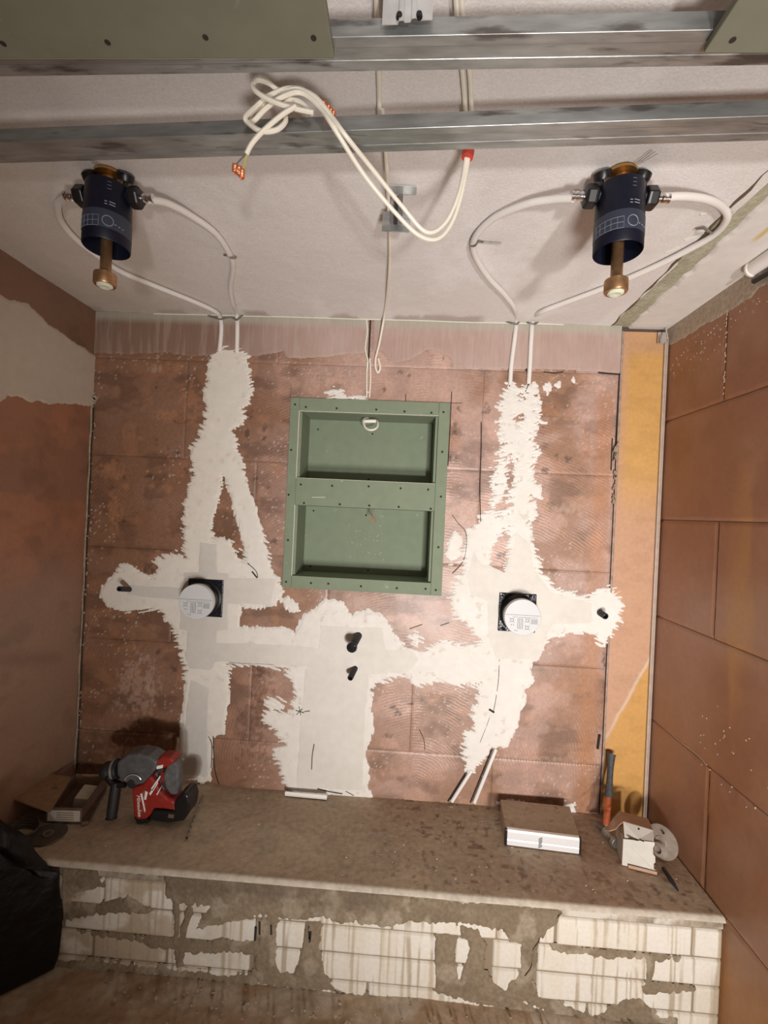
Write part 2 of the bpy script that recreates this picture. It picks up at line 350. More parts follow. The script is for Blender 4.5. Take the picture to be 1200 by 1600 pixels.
SPOTS = []   # (x, z, rx, rz, colour, strength) marks that belong to the wall
def spot(px, py, rx, ry, col, s=.8): 
    p = at(px, py, 'y', 0); SPOTS.append((p.x, p.z, rx/384, ry/384, col, s))
DK = (.045, .03, .025)
for a in ((276,711,5,6),(244,690,5,4),(234,743,6,8),(194,745,4,3),(190,815,7,3),(280,650,4,7),(285,647,3,3),(292,735,5,5),(387,650,8,9),(388,677,4,8),(413,668,3,5),(398,748,3,9),(418,760,3,8),(427,846,8,5),(232,888,10,8),
          (612,1105,8,3),(622,1112,8,6),(607,1150,5,4),(663,1094,6,4),(641,1100,5,3),(845,672,9,6),(888,716,5,5),(868,716,3,6),(848,737,9,6),(784,867,7,5),(405,1095,4,4),(436,1112,4,3),(408,1050,10,12),
          (960,905,4,30),(945,1030,5,12),(246,1018,4,5),(272,1045,6,5),(711,672,3,12),(708,860,8,8),(694,560,4,4),(626,580,5,4),(640,588,3,3),(600,607,2,4),(245,600,3,6),(225,575,3,3),(262,706,2,10),(350,905,1,1),(412,685,3,3),
          (395,775,8,3),(760,640,5,9),(706,715,10,4),(540,1095,1,1),(718,640,4,4),(880,800,4,3)):
    spot(*a, DK, .6)
for a in ((300,617,18,22),(275,650,28,9),(175,735,22,14),(215,680,14,8),(180,800,10,24),(262,575,22,10),(430,730,8,18),(895,650,16,12),(860,640,14,10),(870,740,9,8),(915,700,10,30),(238,760,6,6),(195,760,6,6),(260,762,7,6),(905,1075,30,50)):
    spot(*a, (.42, .20, .10), .5)
for a in ((233,1075,8,5),(330,1035,1,1),(415,1020,10,6),(424,1060,9,12),(215,1080,30,50),(760,1190,40,2),(720,1180,30,2),(860,1186,40,3),(830,688,70,1.5),(860,654,60,1.5),(850,540,50,22),(240,575,10,6),(885,795,30,6),(160,1140,30,1.5),(210,1155,22,1)):
    spot(*a, (.50, .36, .28), .45)
for a in ((150,1180,40,30),(195,1165,30,26),(225,1160,30,20),(410,1070,18,60),(395,1140,26,50),(300,1020,10,8)):
    spot(*a, (.15, .07, .04), .5)
STRIP_TOP = W([(100,470),(1060,480),(1060,560),(972,582),(930,580),(860,576),(767,576),(710,572),(704,556),(683,547),(668,545),(640,560),(620,566),(606,560),(597,546),(567,549),(510,556),(480,558),(450,558),(443,547),(427,550),(400,556),(380,550),(333,552),(300,556),(260,550),(200,552),(100,548)])
def wall_c(u, v):
    n1 = fbm(u*4, v*4, 41); n2 = fbm(u*14, v*14, 43); n3 = fbm(u*3, v*22, 47)
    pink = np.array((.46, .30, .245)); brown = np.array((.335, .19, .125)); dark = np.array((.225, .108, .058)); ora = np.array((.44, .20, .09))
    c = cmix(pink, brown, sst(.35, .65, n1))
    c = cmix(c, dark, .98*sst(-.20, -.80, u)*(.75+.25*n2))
    c = cmix(c, brown, .6*sst(1.25, .6, v)*sst(-.9, -.2, u))
    c = cmix(c, c*1.30, .8*sst(.53, .68, n2)); c = cmix(c, c*.62, .75*sst(.52, .68, fbm(u*9, v*18, 53)))
    c = cmix(c, c*np.array((1.05, 1.1, 1.15)), .5*sst(.55, .7, n3))
    c = cmix(c, pink*1.12, .55*sst(.50, .62, fbm(u*6, v*9, 71))*sst(-.7, -.2, u))
    # ochre run along the right-hand edge of the block wall
    e = u-(.80-.02*(1-v/2.2)); c = cmix(c, ora, .65*sst(-.075, -.03, e)*sst(.03, .0, e)*sst(2.05, 1.98, v)*(.5+.7*n2))
    for x, z, rx, rz, col, s in SPOTS:
        q = ((u-x)/rx)**2+((v-z)/rz)**2
        b = q < 6
        if b.any():
            t = s*sst(1.5, .5, q[b]*.8 + .25 + (fbm(u[b]*95+z*9, v[b]*75, 61)-.45)*5.0); c[b] = cmix(c[b], np.array(col), t)
    f = sst(.86, .90, vnoise(u*230, v*230, 77))*sst(.5, .62, fbm(u*5, v*5, 79)); c = cmix(c, (.6, .5, .44), .7*f)   # fine plaster spatter
    return c*.90

# ================================================================== SETTING
# ---- back wall : blocks laid in courses, each its own piece
wb = empty('wall_back', (0, 0, 0), kind='structure')
wb['label'] = 'red-brown primed block wall behind the bench with white filled chases'
zs = [.325, .53, .915, 1.30, 1.685, 2.092, ZC]
XE = .828
course_x = [[XL, -.92, -.26, .40, XE], [XL, -.60, .064, XE], [XL, -.95, -.30, .36, XE], [XL, -.62, .040, .296, XE], [XL, -.93, .2955, XE], [XL, -.55, -.176, .657, XE]]
for k in range(6):
    for i in range(len(course_x[k])-1):
        x0, x1, z0, z1 = course_x[k][i], course_x[k][i+1], zs[k], zs[k+1]
        g = .0004; gl = .003 if (k == 5 and abs(x0+.176) < .01) else g
        sd = k*7+i
        def bh(u, v, x0=x0, x1=x1, z0=z0, z1=z1, sd=sd):
            e = np.minimum(np.minimum(u-x0-g, x1-g-u), np.minimum(v-z0-g, z1-g-v))
            return -.0022*sst(.003, .0, e)+ (fbm(u*8, v*8, 3)-.5)*.002 + (fbm(u*40, v*40, 5)-.5)*.0009 - .003
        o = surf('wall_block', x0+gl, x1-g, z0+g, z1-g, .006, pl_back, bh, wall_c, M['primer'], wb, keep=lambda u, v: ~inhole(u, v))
# backing of the wall behind the joints (with the niche opening)
mb = MB()
for (a, b, c, d) in ((XL-.1, HX0, 0, ZC), (HX1, XR+.1, 0, ZC), (HX0, HX1, 0, HZ0), (HX0, HX1, HZ1, ZC)):
    mb.box(((a+b)/2, .10, (c+d)/2), (b-a, .18, d-c))
mb.build('wall_core', M['backing'], wb)
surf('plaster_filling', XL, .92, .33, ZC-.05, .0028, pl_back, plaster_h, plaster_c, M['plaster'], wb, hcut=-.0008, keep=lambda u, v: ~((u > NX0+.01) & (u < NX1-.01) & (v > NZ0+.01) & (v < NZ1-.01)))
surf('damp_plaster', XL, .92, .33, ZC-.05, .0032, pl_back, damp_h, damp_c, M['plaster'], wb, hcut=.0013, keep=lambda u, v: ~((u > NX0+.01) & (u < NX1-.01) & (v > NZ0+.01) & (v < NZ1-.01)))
def top_h(u, v):
    d = np.minimum(sdf(u, v, STRIP_TOP), np.abs(u+.172)-.014+.012*(fbm(u*30, v*30, 2)-.5))+.010*(fbm(u*22, v*22, 15)-.5)
    ridge = .0007*np.sin((u+.03*np.sin(v*9))*2*PI/.0105)*sst(.02, -.6+.0, np.abs(u-.2)-.6)
    return np.clip(d*.4, -.0015, .0018)+ridge*(d > .004)
def top_c(u, v):
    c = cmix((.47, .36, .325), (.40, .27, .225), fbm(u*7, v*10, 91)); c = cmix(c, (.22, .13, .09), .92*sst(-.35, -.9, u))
    c = cmix(c, (.50, .42, .36), .25*sst(.5, .7, fbm(u*60, v*5, 93))); return cmix(c, (.40, .40, .33), .7*sst(ZC-.05, ZC-.015, v))
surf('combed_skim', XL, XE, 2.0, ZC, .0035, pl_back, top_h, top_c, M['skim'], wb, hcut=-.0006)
def wline(name, pts, r=.0012, m_='crack', y=-.0016, parent=wb):
    return MB().tube([at(px, py, 'y', y) for px, py in pts], r, 5, 3).build(name, M[m_], parent)
for pts, r in (([(780,1030),(779,1060),(775,1090),(771,1112)], .0017), ([(766,1118),(758,1140),(750,1160)], .0014), ([(764,1108),(772,1113)], .005), ([(752,660),(752,700),(750,760),(751,815)], .0016),
               ([(850,581),(865,583),(880,581)], .0018), ([(935,582),(955,584),(969,585)], .003), ([(968,586),(965,640),(962,690),(958,720)], .0016), ([(957,685),(955,735)], .002),
               ([(705,628),(703,675),(700,728)], .0015), ([(706,612),(705,630)], .0014), ([(634,616),(634,628)], .0014), ([(699,630),(722,630)], .0008), ([(455,602),(454,622)], .0006),
               ([(707,805),(716,818),(728,832),(728,860),(722,880),(707,896)], .0011), ([(491,1162),(488,1180),(487,1202)], .0028), ([(497,1204),(494,1226)], .0018), ([(509,1190),(509,1197)], .002),
               ([(480,1198),(479,1206)], .0016), ([(490,1150),(491,1152)], .002), ([(344,1033),(370,1036),(420,1038),(458,1040)], .0012), ([(655,1140),(662,1155),(664,1172)], .0012), ([(516,1124),(530,1112)], .0008),
               ([(515,1076),(528,1073),(541,1078)], .0009), ([(489,1145),(500,1143),(512,1147)], .0008), ([(530,1160),(543,1163)], .0008), ([(544,1197),(560,1197)], .0006), ([(640,983),(660,976)], .0009), ([(688,978),(702,973)], .0009),
               ([(796,604),(799,596)], .0016), ([(821,612),(826,600)], .0016), ([(822,577),(826,581)], .005), ([(333,1150),(334,1180),(336,1205),(342,1226)], .0018), ([(326,1150),(331,1165),(330,1200)], .0018), ([(937,1148),(934,1170)], .005),  # last stroke here is the hammer's cast shadow, painted as a dark line
               ([(496,1232),(512,1236),(535,1240)], .003), ([(540,1236),(553,1243)], .002), ([(387,880),(400,892),(403,902)], .0022), ([(394,893),(402,903)], .004)):
    wline('crack', pts, r)
# cable chase above the niche
mb = MB(); mb.box((-.176, .004, 2.19), (.006, .012, .19)); mb.build('chase', M['crack'], wb)
wline('loose_plaster', [(573,500),(574,520),(571,545),(575,565),(573,580)], .0045, 'gypsum', -.001)
# plaster spatter (uncountable)
mb = MB()
for k in range(230):
    x = random.uniform(-1.25, .78); z = random.uniform(.36, 2.1)
    if NX0 < x < NX1 and NZ0 < z < NZ1: continue
    if x < -.55 and random.random() < .75: continue
    r = random.uniform(.0006, .0018)*(1.6 if random.random() < .1 else 1)
    mb.box((x, -.0005, z), (r*random.uniform(1, 3), .0022, r*random.uniform(.8, 2)), ry=random.uniform(0, 3))
mb.build('plaster_spatter', M['wcrumb'], wb)['kind'] = 'stuff'

# ---- ochre board strip in the right-hand corner
def yel_c(u, v):
    ochre = np.array((.54, .30, .095)); pk = np.array((.50, .29, .19))
    n = fbm(u*6, v*3, 33)
    c = cmix(ochre, ochre*np.array((1.1, 1.15, 1.3)), n)
    c = cmix(c, pk, .9*sst(1.75, 1.45, v)*sst(.0, .35, 1.1-v*0+0*u)*1.0)
    # lower triangle: bare ochre below a slanting limit
    lim = .98-(1.0-u)*2.1 + .02*(fbm(u*20, v*20, 3)-.5)
    c = cmix(c, np.array((.56, .30, .08)), .9*sst(lim+.03, lim-.03, v))
    c = cmix(c, (.66, .55, .45), .7*np.exp(-((v-lim)/.012)**2))
    c = cmix(c, pk, .75*sst(.085, .03, u-.80)*sst(.55, .7, v)); c = cmix(c, pk*.95, .6*sst(2.15, 2.2, v))
    return cmix(c, c*.8, .4*sst(.5, .7, fbm(u*15, v*25, 35)))
yb = surf('trim_1', .838, 1.004, .330, 2.262, .006, lambda u, v, h: np.stack([u, -h+.0005, v], -1), lambda u, v: (fbm(u*8, v*4, 3)-.5)*.001, yel_c, M['yellow'])
yb['kind'] = 'structure'; yb['label'] = 'narrow ochre primed board strip closing the right corner'
mb = MB(); mb.tube([(.833, .0, 1.22), (.833, .0, 2.262)], .0042, 6).tube([(.833, .0, .34), (.833, .0, 1.05)], .0042, 6); o = mb.build('trim_2', M['gypsum']); o['kind'] = 'structure'; o['label'] = 'pale plaster bead beside the ochre strip'
o.data.materials[0] = mat('edge_bead', (.36, .27, .22), rough=.8, grain=.3, gscale=40)
mb = MB(); mb.box((.9975, -.006, 1.28), (.009, .006, 1.9)); mb.tube([(1.003, -.010, .34), (1.003, -.010, 2.24)], .003, 6); o = mb.build('trim_3', mat('corner_profile', (.42, .33, .27), rough=.5, grain=.1)); o['kind'] = 'structure'; o['label'] = 'thin corner profile where ochre strip meets right wall'
clip = MB(); p = at(1033, 530, 'y', -.01)
clip.box((.978, -.012, 2.235), (.030, .004, .045)).box((.986, -.024, 2.235), (.004, .024, .045)); clip.tube([(.984, -.03, 2.262), (.988, -.035, 2.23), (.986, -.028, 2.212)], .004, 8)
o = clip.build('mounting_clip', M['chrome'], bevel=.001); tag(o, 'small shiny steel clip at the top of the ochre strip', 'clip')
# lumps of old mortar in the joint left of the strip
mb = MB()
for k in range(16):
    z = 1.72+random.uniform(-.14, .13); mb.box((.826+random.uniform(-.006, .006), -.004, z), (random.uniform(.004, .010), .010, random.uniform(.008, .03)), ry=random.uniform(-.4, .4))
mb.box((.822, -.008, 1.79), (.016, .014, .022), ry=.3)
mb.build('mortar_lump', M['crumb'], wb, bevel=.001)['kind'] = 'stuff'

# ---- right wall : large orange-brown blocks
wr = empty('wall_right', (XR, 0, 0), kind='structure'); wr['label'] = 'glossy orange-brown primed block wall on the right'
rz = [.0, .337, .73, 1.140, 1.520, 1.908, 2.30]
joints = [[-.68], [-.345, -1.0], [-.68, -1.34], [-.335, -1.0], [-.68, -1.34], [-.331, -1.0]]
def right_c(u, v):
    c = cmix((.31, .15, .082), (.27, .115, .058), sst(.35, .65, fbm(u*4, v*4, 51)))
    c = cmix(c, (.40, .19, .055), .6*sst(-.30, -.45, u+.05*np.sin(v*5))*sst(.45, .6, fbm(u*7, v*1.5, 52)))
    c = cmix(c, (.36, .19, .125), .7*sst(1.5, 1.2, v)*sst(-.42, -.2, u)); c = cmix(c, c*.8, .4*sst(.5, .7, fbm(u*12, v*12, 55)))
    c = cmix(c, (.50, .36, .25), .6*sst(.88, .91, vnoise(u*150, v*150, 57))*sst(2.08, 2.14, v+.25*(u)+.10))
    return cmix(c, (.47, .22, .06), .6*sst(.4, .1, v))
for k in range(6):
    xs = [.03]+joints[k]+[YN]
    for i in range(len(xs)-1):
        y1, y0 = xs[i], xs[i+1]; z0, z1 = rz[k], rz[k+1]
        def rh(u, v, y0=y0, y1=y1, z0=z0, z1=z1):
            wob = .0025*(fbm(u*25, v*25, 9)-.5)
            e = np.minimum(np.minimum(u-y0, y1-u), np.minimum(v-z0, z1-v))+wob
            return -.0045*sst(.0026, .0005, e)+(fbm(u*6, v*6, 13)-.5)*.002
        surf('wall_block', y0+.0008, y1-.0008, z0+.0008, z1-.0008, .008, pl_right, rh, right_c, M['primer_side'], wr)
MB().box((XR+.06, (YN+.1)/2, 1.15), (.104, -YN+.1, 2.34)).build('wall_core', M['backing'], wr)
TR = [(lambda p: (p.y, p.z))(at(x, y, 'x', XR)) for x, y in ((1030,490),(1044,512),(1100,470),(1200,392),(1300,310),(1420,240),(1420,300),(1300,385),(1200,444),(1186,451),(1175,464),(1136,488),(1103,506),(1061,532),(1040,542),(1030,540))]
def rs_h(u, v):
    d = sdf(u, v, TR)+.010*(fbm(u*40, v*40, 14)-.5)*2; return np.clip(d*.4, -.002, .002)+(fbm(u*30, v*30, 3)-.5)*.001
def rs_c(u, v): return cmix((.43, .36, .28), (.36, .285, .21), fbm(u*12, v*5, 18))
surf('mortar_skim', -1.1, .0, 1.95, ZC, .005, pl_right, rs_h, rs_c, M['cement'], wr, hcut=-.0006)
mb = MB()
for k in range(38):
    y = random.uniform(-.5, -.02); z = 2.18+y*-.05-abs(random.gauss(0, .05))-.02
    mb.box((XR, y, z), (.003, random.uniform(.002, .006), random.uniform(.002, .006)), rx=random.uniform(0, 3))
for k in range(24):
    mb.box((XR, -.331+random.uniform(-.003, .003), random.uniform(1.93, 2.2)), (.003, .003, random.uniform(.004, .012)))
for k in range(30): mb.box((XR, random.uniform(-.6, -.28), random.uniform(.7, .95)), (.003, random.uniform(.002, .005), random.uniform(.002, .006)), rx=random.uniform(0, 3))
mb.build('plaster_spatter', mat('buff_crumb', (.48, .34, .24), rough=.9), wr)['kind'] = 'stuff'
mb = MB(); mb.tube([at(x, y, 'x', XR-.0005) for x, y in ((1050,1148),(1062,1158),(1076,1168),(1092,1182),(1104,1195))], .0016, 5, 3); mb.build('crack', mat('pale_crack', (.5, .36, .25), rough=.9), wr)

# ---- left wall
def left_band(u, v):
    top = [(lambda p: (-p.y, p.z))(at(x, y, 'x', XL)) for x, y in ((160,566),(150,556),(100,522),(60,492),(45,476),(20,470),(0,461),(-60,430),(-200,350),(-400,240),(-400,600),(-200,612),(-60,622),(0,628),(12,618),(30,620),(45,630),(60,626),(75,632),(100,630),(145,635),(155,637))]
    return sdf(u, v, top)
def left_c(u, v):
    n = fbm(u*5, v*5, 81); c = cmix((.33, .155, .095), (.27, .135, .085), sst(.4, .6, n))
    c = cmix(c, (.40, .17, .09), .6*sst(.5, .62, fbm(u*7, v*9, 83))*sst(1.0, 1.3, v)); c = cmix(c, (.34, .24, .175), .7*sst(1.35, .95, v))
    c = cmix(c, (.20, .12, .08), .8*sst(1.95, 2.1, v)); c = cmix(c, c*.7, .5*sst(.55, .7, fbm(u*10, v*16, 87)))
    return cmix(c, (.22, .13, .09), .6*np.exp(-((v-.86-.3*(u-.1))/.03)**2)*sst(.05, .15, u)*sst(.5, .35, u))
def lh(u, v): return (fbm(u*6, v*6, 23)-.5)*.004+(fbm(u*30, v*30, 25)-.5)*.001
wl = empty('wall_left', (XL, 0, 0), kind='structure'); wl['label'] = 'dim red-brown wall on the left with a pale skim band'
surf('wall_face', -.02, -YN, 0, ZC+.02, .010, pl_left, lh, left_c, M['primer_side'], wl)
MB().box((XL-.06, (YN+.1)/2, 1.15), (.10, -YN+.1, 2.34)).build('wall_core', M['backing'], wl)
def lb_h(u, v): return np.clip((left_band(u, v)+.016*(fbm(u*28, v*28, 4)-.5)+.006*(vnoise(u*110, v*40, 6)-.5))*.4, -.003, .0035)+(fbm(u*9, v*9, 3)-.5)*.0015
surf('skim_band', -.005, 1.6, 1.7, 2.284, .005, pl_left, lb_h, lambda u, v: cmix((.56, .49, .40), (.48, .41, .33), fbm(u*6, v*6, 9)), M['plaster'], wl, hcut=-.0008)
# filled corner seam with a crack
mb = MB(); zz = [.36+.06*i for i in range(27)]
mb.tube([(XL+.004+random.uniform(-.002, .002), -.004, z) for z in zz], .004, 6, 2); mb.build('corner_filler', mat('corner_filler', (.34, .26, .19), rough=.9, grain=.3, gscale=50), wl)
mb = MB(); mb.tube([(XL+.011+random.uniform(-.0015, .0015), -.0035, z) for z in zz], .0022, 5, 2); mb.build('crack', M['crack'], wl)
mb = MB()
for k in range(40): mb.box((XL+.012+random.uniform(-.004, .012), -.003, random.uniform(.5, 1.95)), (random.uniform(.002, .006), .005, random.uniform(.003, .012)), ry=random.uniform(-.6, .6))
for p in ((148,625),(146,630),(150,622),(120,650)): q = at(*p, 'y', 0); mb.box(q, (.012, .014, .016), ry=.5)
mb.build('plaster_spatter', mat('tan_crumb', (.40, .32, .25), rough=.9), wl)['kind'] = 'stuff'

# ---- ceiling
ce = empty('ceiling', (0, 0, ZC), kind='structure'); ce['label'] = 'rough grey-white rendered ceiling'
def ceil_c(u, v):
    c = cmix((.76, .725, .71), (.69, .65, .63), fbm(u*3, v*3, 61))
    c = cmix(c, (.82, .80, .79), .5*sst(.55, .7, fbm(u*7, v*4, 63)))
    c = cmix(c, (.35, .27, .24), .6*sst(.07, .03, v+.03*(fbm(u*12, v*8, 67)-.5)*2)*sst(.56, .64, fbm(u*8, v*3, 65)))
    return cmix(c, (.50, .42, .33), .55*sst(-.5, -1.2, u))  # left part browned to paint in the shade there
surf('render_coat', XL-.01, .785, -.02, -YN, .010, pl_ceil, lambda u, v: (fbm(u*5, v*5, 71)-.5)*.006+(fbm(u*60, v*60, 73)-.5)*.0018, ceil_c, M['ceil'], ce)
def sof(edge0, edge1, seed): return lambda u, v: (u > edge0)
def gr_h(u, v):
    e = u-(.792-.034*v)+.010*(fbm(v*30, u*30, 3)-.5); return np.clip(e*.6, -.006, -.001)+(fbm(u*30, v*14, 8)-.5)*.006
surf('green_mortar_strip', .72, .87, -.02, -YN, .006, pl_ceil, gr_h, lambda u, v: cmix((.37, .355, .245), cmix((.54, .53, .43), (.28, .27, .19), fbm(v*9, u*40, 2)), fbm(u*30, v*12, 12)), M['cement'], ce)
def wh_h(u, v):
    e = u-(.858-.048*v)+.020*(fbm(v*22, u*22, 6)-.5); return np.clip(e*1.4, -.008, .007)+(fbm(u*6, v*6, 8)-.5)*.002
surf('white_soffit', .73, XR+.01, -.02, -YN, .006, pl_ceil, wh_h, lambda u, v: cmix(cmix((.74, .71, .68), (.67, .64, .60), fbm(u*6, v*6, 12)), (.60, .42, .10), .9*sst(.010, .003, np.abs(u-.905+.03*(v-.62)))*sst(.56, .60, v)*sst(.95, .80, v)), M['plaster'], ce, hcut=-.007)
mb = MB(); mb.tube([(.786-.034*t+random.uniform(-.004, .004), -t, ZC+.0) for t in [i*.045 for i in range(26)]], lambda t: .0032+.0016*math.sin(t*50), 6, 2); mb.build('crack', mat('brown_crack', (.13, .09, .055), rough=1), ce)
MB().box((0-.1, (YN+.1)/2, ZC+.07), (XR-XL+.6, -YN+.3, .10)).build('ceiling_slab', M['backing'], ce)
# pale bead along the ceiling edge
mb = MB(); mb.tube([(x, -.003, ZC-.003+random.uniform(-.001, .001)) for x in [XL+.25+i*.12 for i in range(15)]], .0028, 6, 2); mb.build('edge_bead', M['gypsum'], ce)
# scraped marks in the render
mb = MB()
for pts in ([(1040,395),(1062,386)], [(1070,375),(1100,364)], [(1095,335),(1105,332)]): mb.tube([at(x, y, 'z', ZC-.001) for x, y in pts], .0022, 5)
mb.build('scrape_mark', M['gypsum'], ce)['kind'] = 'stuff'

# ---- floor
def floor_c(u, v):
    c = cmix((.44, .31, .20), (.32, .21, .125), sst(.35, .65, fbm(u*5, v*5, 61))); c = cmix(c, (.46, .37, .27), .8*sst(.55, .7, fbm(u*13, v*13, 63)))
    return cmix(c, (.55, .50, .42), .6*sst(-.58, -.46, v)*sst(.4, .6, fbm(u*9, v*16, 66)))
fl = empty('floor', (0, -1, 0), kind='structure'); fl['label'] = 'rough brown screed floor strewn with mortar droppings'
surf('floor_screed', XL, XR, YN, YF+.02, .010, pl_floor, lambda u, v: (fbm(u*5, v*5, 5)-.5)*.012+(fbm(u*40, v*40, 8)-.5)*.004+.014*sst(-.60, -.44, v)*fbm(u*7, v*7, 3), floor_c, M['screed'], fl)
MB().box((-.16, (YN+.2)/2, -.08), (XR-XL+.3, -YN+.3, .12)).build('floor_slab', M['backing'], fl)
mb = MB()
for k in range(130):
    x = random.uniform(-.9, .75); y = -.47-abs(random.gauss(0, .07)); s = random.uniform(.003, .010)
    mb.box((x, y, .012+s*.3), (s, s*random.uniform(.6, 1.4), s*.7), rz=random.uniform(0, 3), rx=random.uniform(0, 1))
o = mb.build('mortar_crumbs', M['crumb']); tag(o, 'mortar crumbs scattered on the floor along the bench foot', 'crumbs', kind='stuff')

# ================================================================== BENCH
be = empty('shower_bench', ((XL+XR)/2, YF/2, 0), 'long masonry bench with a brown screed top and drip-stained white blocks', 'bench')
def bench_c(u, v):
    c = cmix((.50, .405, .295), (.42, .33, .235), sst(.35, .65, fbm(u*4, v*5, 15))); c = cmix(c, (.40, .33, .25), .6*sst(.55, .7, fbm(u*10, v*14, 17)))
    c = cmix(c, (.17, .11, .075), .75*sst(.70, .76, fbm(u*34, v*34, 19))*sst(-.1, .15, u)); c = cmix(c, (.17, .11, .075), .7*sst(.80, .86, vnoise(u*60, v*60, 29))*sst(-.3, .2, u))
    c = cmix(c, (.36, .23, .16), .5*sst(.2, .6, u)*sst(.4, .6, fbm(u*6, v*6, 21)))
    c = cmix(c, (.55, .50, .42), .75*sst(.012, .004, v-YF+.006*(fbm(u*20, v*20, 4)-.5))); return c
surf('screed_top', XL+.0, XR, YF-.006, .004, .006, pl_bench, lambda u, v: (fbm(u*6, v*6, 5)-.5)*.004+(fbm(u*50, v*50, 8)-.5)*.0012-.012*sst(.008, .0, v-(YF-.006)) - .02*sst(.01, .0, v-(YF-.006)-.01*(fbm(u*9, 0*u, 7)-.3))*0, bench_c, M['screed'], be)
MB().box(((XL+XR)/2, YF/2, .157), (XR-XL-.02, -YF-.014, .31)).build('bench_core', mat('bench_core', (.25, .19, .13), rough=1, bump=.5), be)
def aac_c(u, v):
    c = cmix((.70, .665, .60), (.62, .575, .50), fbm(u*9, v*9, 25))
    dr = vnoise(u*170+2*fbm(u*9, v*6, 2), v*3.0, 35)*.6+vnoise(u*60, v*2.5, 36)*.4
    br = np.array((.34, .265, .17))
    c = cmix(c, br, .75*sst(.60, .72, dr)*sst(.30, .44, fbm(u*5, v*7, 37)+.1))
    c = cmix(c, np.array((.62, .54, .42)), .30*sst(.50, .66, vnoise(u*30, v*3, 39)))
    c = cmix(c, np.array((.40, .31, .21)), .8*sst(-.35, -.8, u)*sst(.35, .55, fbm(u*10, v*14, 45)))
    return c
rows = [(.210, .296, [(-1.30, -.90), (-.90, -.62), (-.62, -.30), (-.30, .02), (.02, .34), (.34, .515), (.52, .92), (.922, XR-.002)]),
        (.126, .207, [(-1.30, -1.03), (-1.026, -.66), (-.655, -.405), (-.350, -.250), (-.212, .160), (.215, .30), (.33, .46), (.465, .80), (.803, XR-.002)]),
        (.042, .123, [(-1.30, -.93), (-.926, -.69), (-.686, -.42), (-.345, -.258), (-.200, .165), (.205, .30), (.33, .44), (.465, .93), (.933, XR-.002)]),
        (-.02, .039, [(-1.30, -.80), (-.796, -.40), (-.396, -.05), (-.046, .30), (.304, .62), (.624, XR-.002)])]
for z0, z1, seg in rows:
    for x0, x1 in seg:
        def ah(u, v, x0=x0, x1=x1, z0=z0, z1=z1):
            e = np.minimum(np.minimum(u-x0, x1-u), np.minimum(v-z0, z1-v)); return -.012*sst(.005, .0, e)+(fbm(u*12, v*12, 3)-.5)*.003
        o = surf('brick', x0, x1, z0, z1, .004, pl_front, ah, aac_c, M['aac'], be)
# grey bed joints and smears
def Fp(pts): return [(lambda p: (p.x, p.z))(at(x, y, 'y', YF)) for x, y in pts]
SM = [Fp(b) for b in (
    [(255,1360),(330,1365),(400,1372),(560,1392),(700,1408),(872,1424),(868,1440),(845,1465),(835,1490),(828,1478),(800,1470),(790,1455),(745,1448),(700,1442),(640,1440),(600,1448),(555,1440),(520,1438),(500,1430),(470,1438),(430,1428),(400,1430),(330,1450),(305,1452),(330,1415),(280,1412),(258,1398)],
    [(96,1352),(150,1360),(160,1385),(120,1395),(110,1410),(140,1412),(200,1402),(240,1420),(230,1430),(170,1425),(100,1440),(96,1400)],
    [(403,1435),(432,1432),(430,1475),(427,1500),(440,1518),(460,1522),(465,1505),(474,1470),(482,1440),(501,1440),(498,1480),(508,1520),(530,1550),(460,1545),(410,1538),(396,1525),(403,1490)],
    [(708,1440),(750,1450),(758,1480),(752,1515),(800,1556),(850,1580),(830,1590),(760,1570),(700,1558),(690,1552),(720,1530),(738,1480),(722,1462),(715,1450)],
    [(815,1470),(833,1478),(838,1500),(830,1530),(845,1560),(865,1580),(830,1572),(800,1556),(792,1550),(800,1530),(815,1510)],
    [(862,1476),(900,1482),(960,1488),(1040,1494),(1062,1498),(1060,1502),(1020,1500),(960,1496),(862,1486)],
    [(1000,1540),(1040,1536),(1085,1546),(1040,1556),(1005,1552)], [(1010,1500),(1020,1500),(1016,1535),(1010,1535)],
    [(120,1455),(200,1462),(280,1468),(400,1482),(400,1490),(300,1488),(230,1478),(200,1468),(120,1460)], [(330,1465),(400,1470),(408,1488),(330,1490)],
    [(90,1500),(160,1503),(240,1512),(400,1528),(410,1545),(250,1524),(150,1518),(90,1515)],
    [(272,1410),(279,1410),(276,1470),(284,1510),(276,1512),(270,1470)],[(292,1420),(300,1420),(292,1450),(284,1505),(278,1505),(284,1450)],
    [(530,1550),(600,1560),(690,1570),(830,1590),(900,1585),(960,1600),(950,1640),(500,1590)], [(850,1560),(880,1568),(930,1590),(975,1562),(1000,1560),(1030,1590),(1060,1592),(1060,1640),(850,1640)])]
SM.append([(.150, .215), (.222, .212), (.218, .15), (.225, .09), (.214, .03), (.150, .03), (.163, .08), (.154, .14)])
def sm_h(u, v):
    d = np.maximum.reduce([sdf(u, v, p, .05) for p in SM])+.016*(fbm(u*22, v*22, 33)-.5)+.012*(vnoise(u*110, v*16, 7)-.5)+.004*(vnoise(u*200, v*200, 7)-.5)
    return np.clip(d*.6, -.004, .004)+(fbm(u*30, v*30, 9)-.5)*.006*(d > 0)
def sm_c(u, v):
    c = cmix((.25, .195, .13), (.17, .125, .08), fbm(u*8, v*10, 3)); c = cmix(c, (.38, .32, .24), .5*sst(.55, .7, fbm(u*17, v*14, 6)))
    return cmix(c, (.13, .095, .065), .8*sst(.24, .30, v)*sst(.08, -.1, u)*sst(.4, .55, fbm(u*7, v*9, 8)))
surf('mortar_smear', -1.25, .95, -.03, .3265, .0035, pl_front, sm_h, sm_c, M['cement'], be, hcut=-.0015)
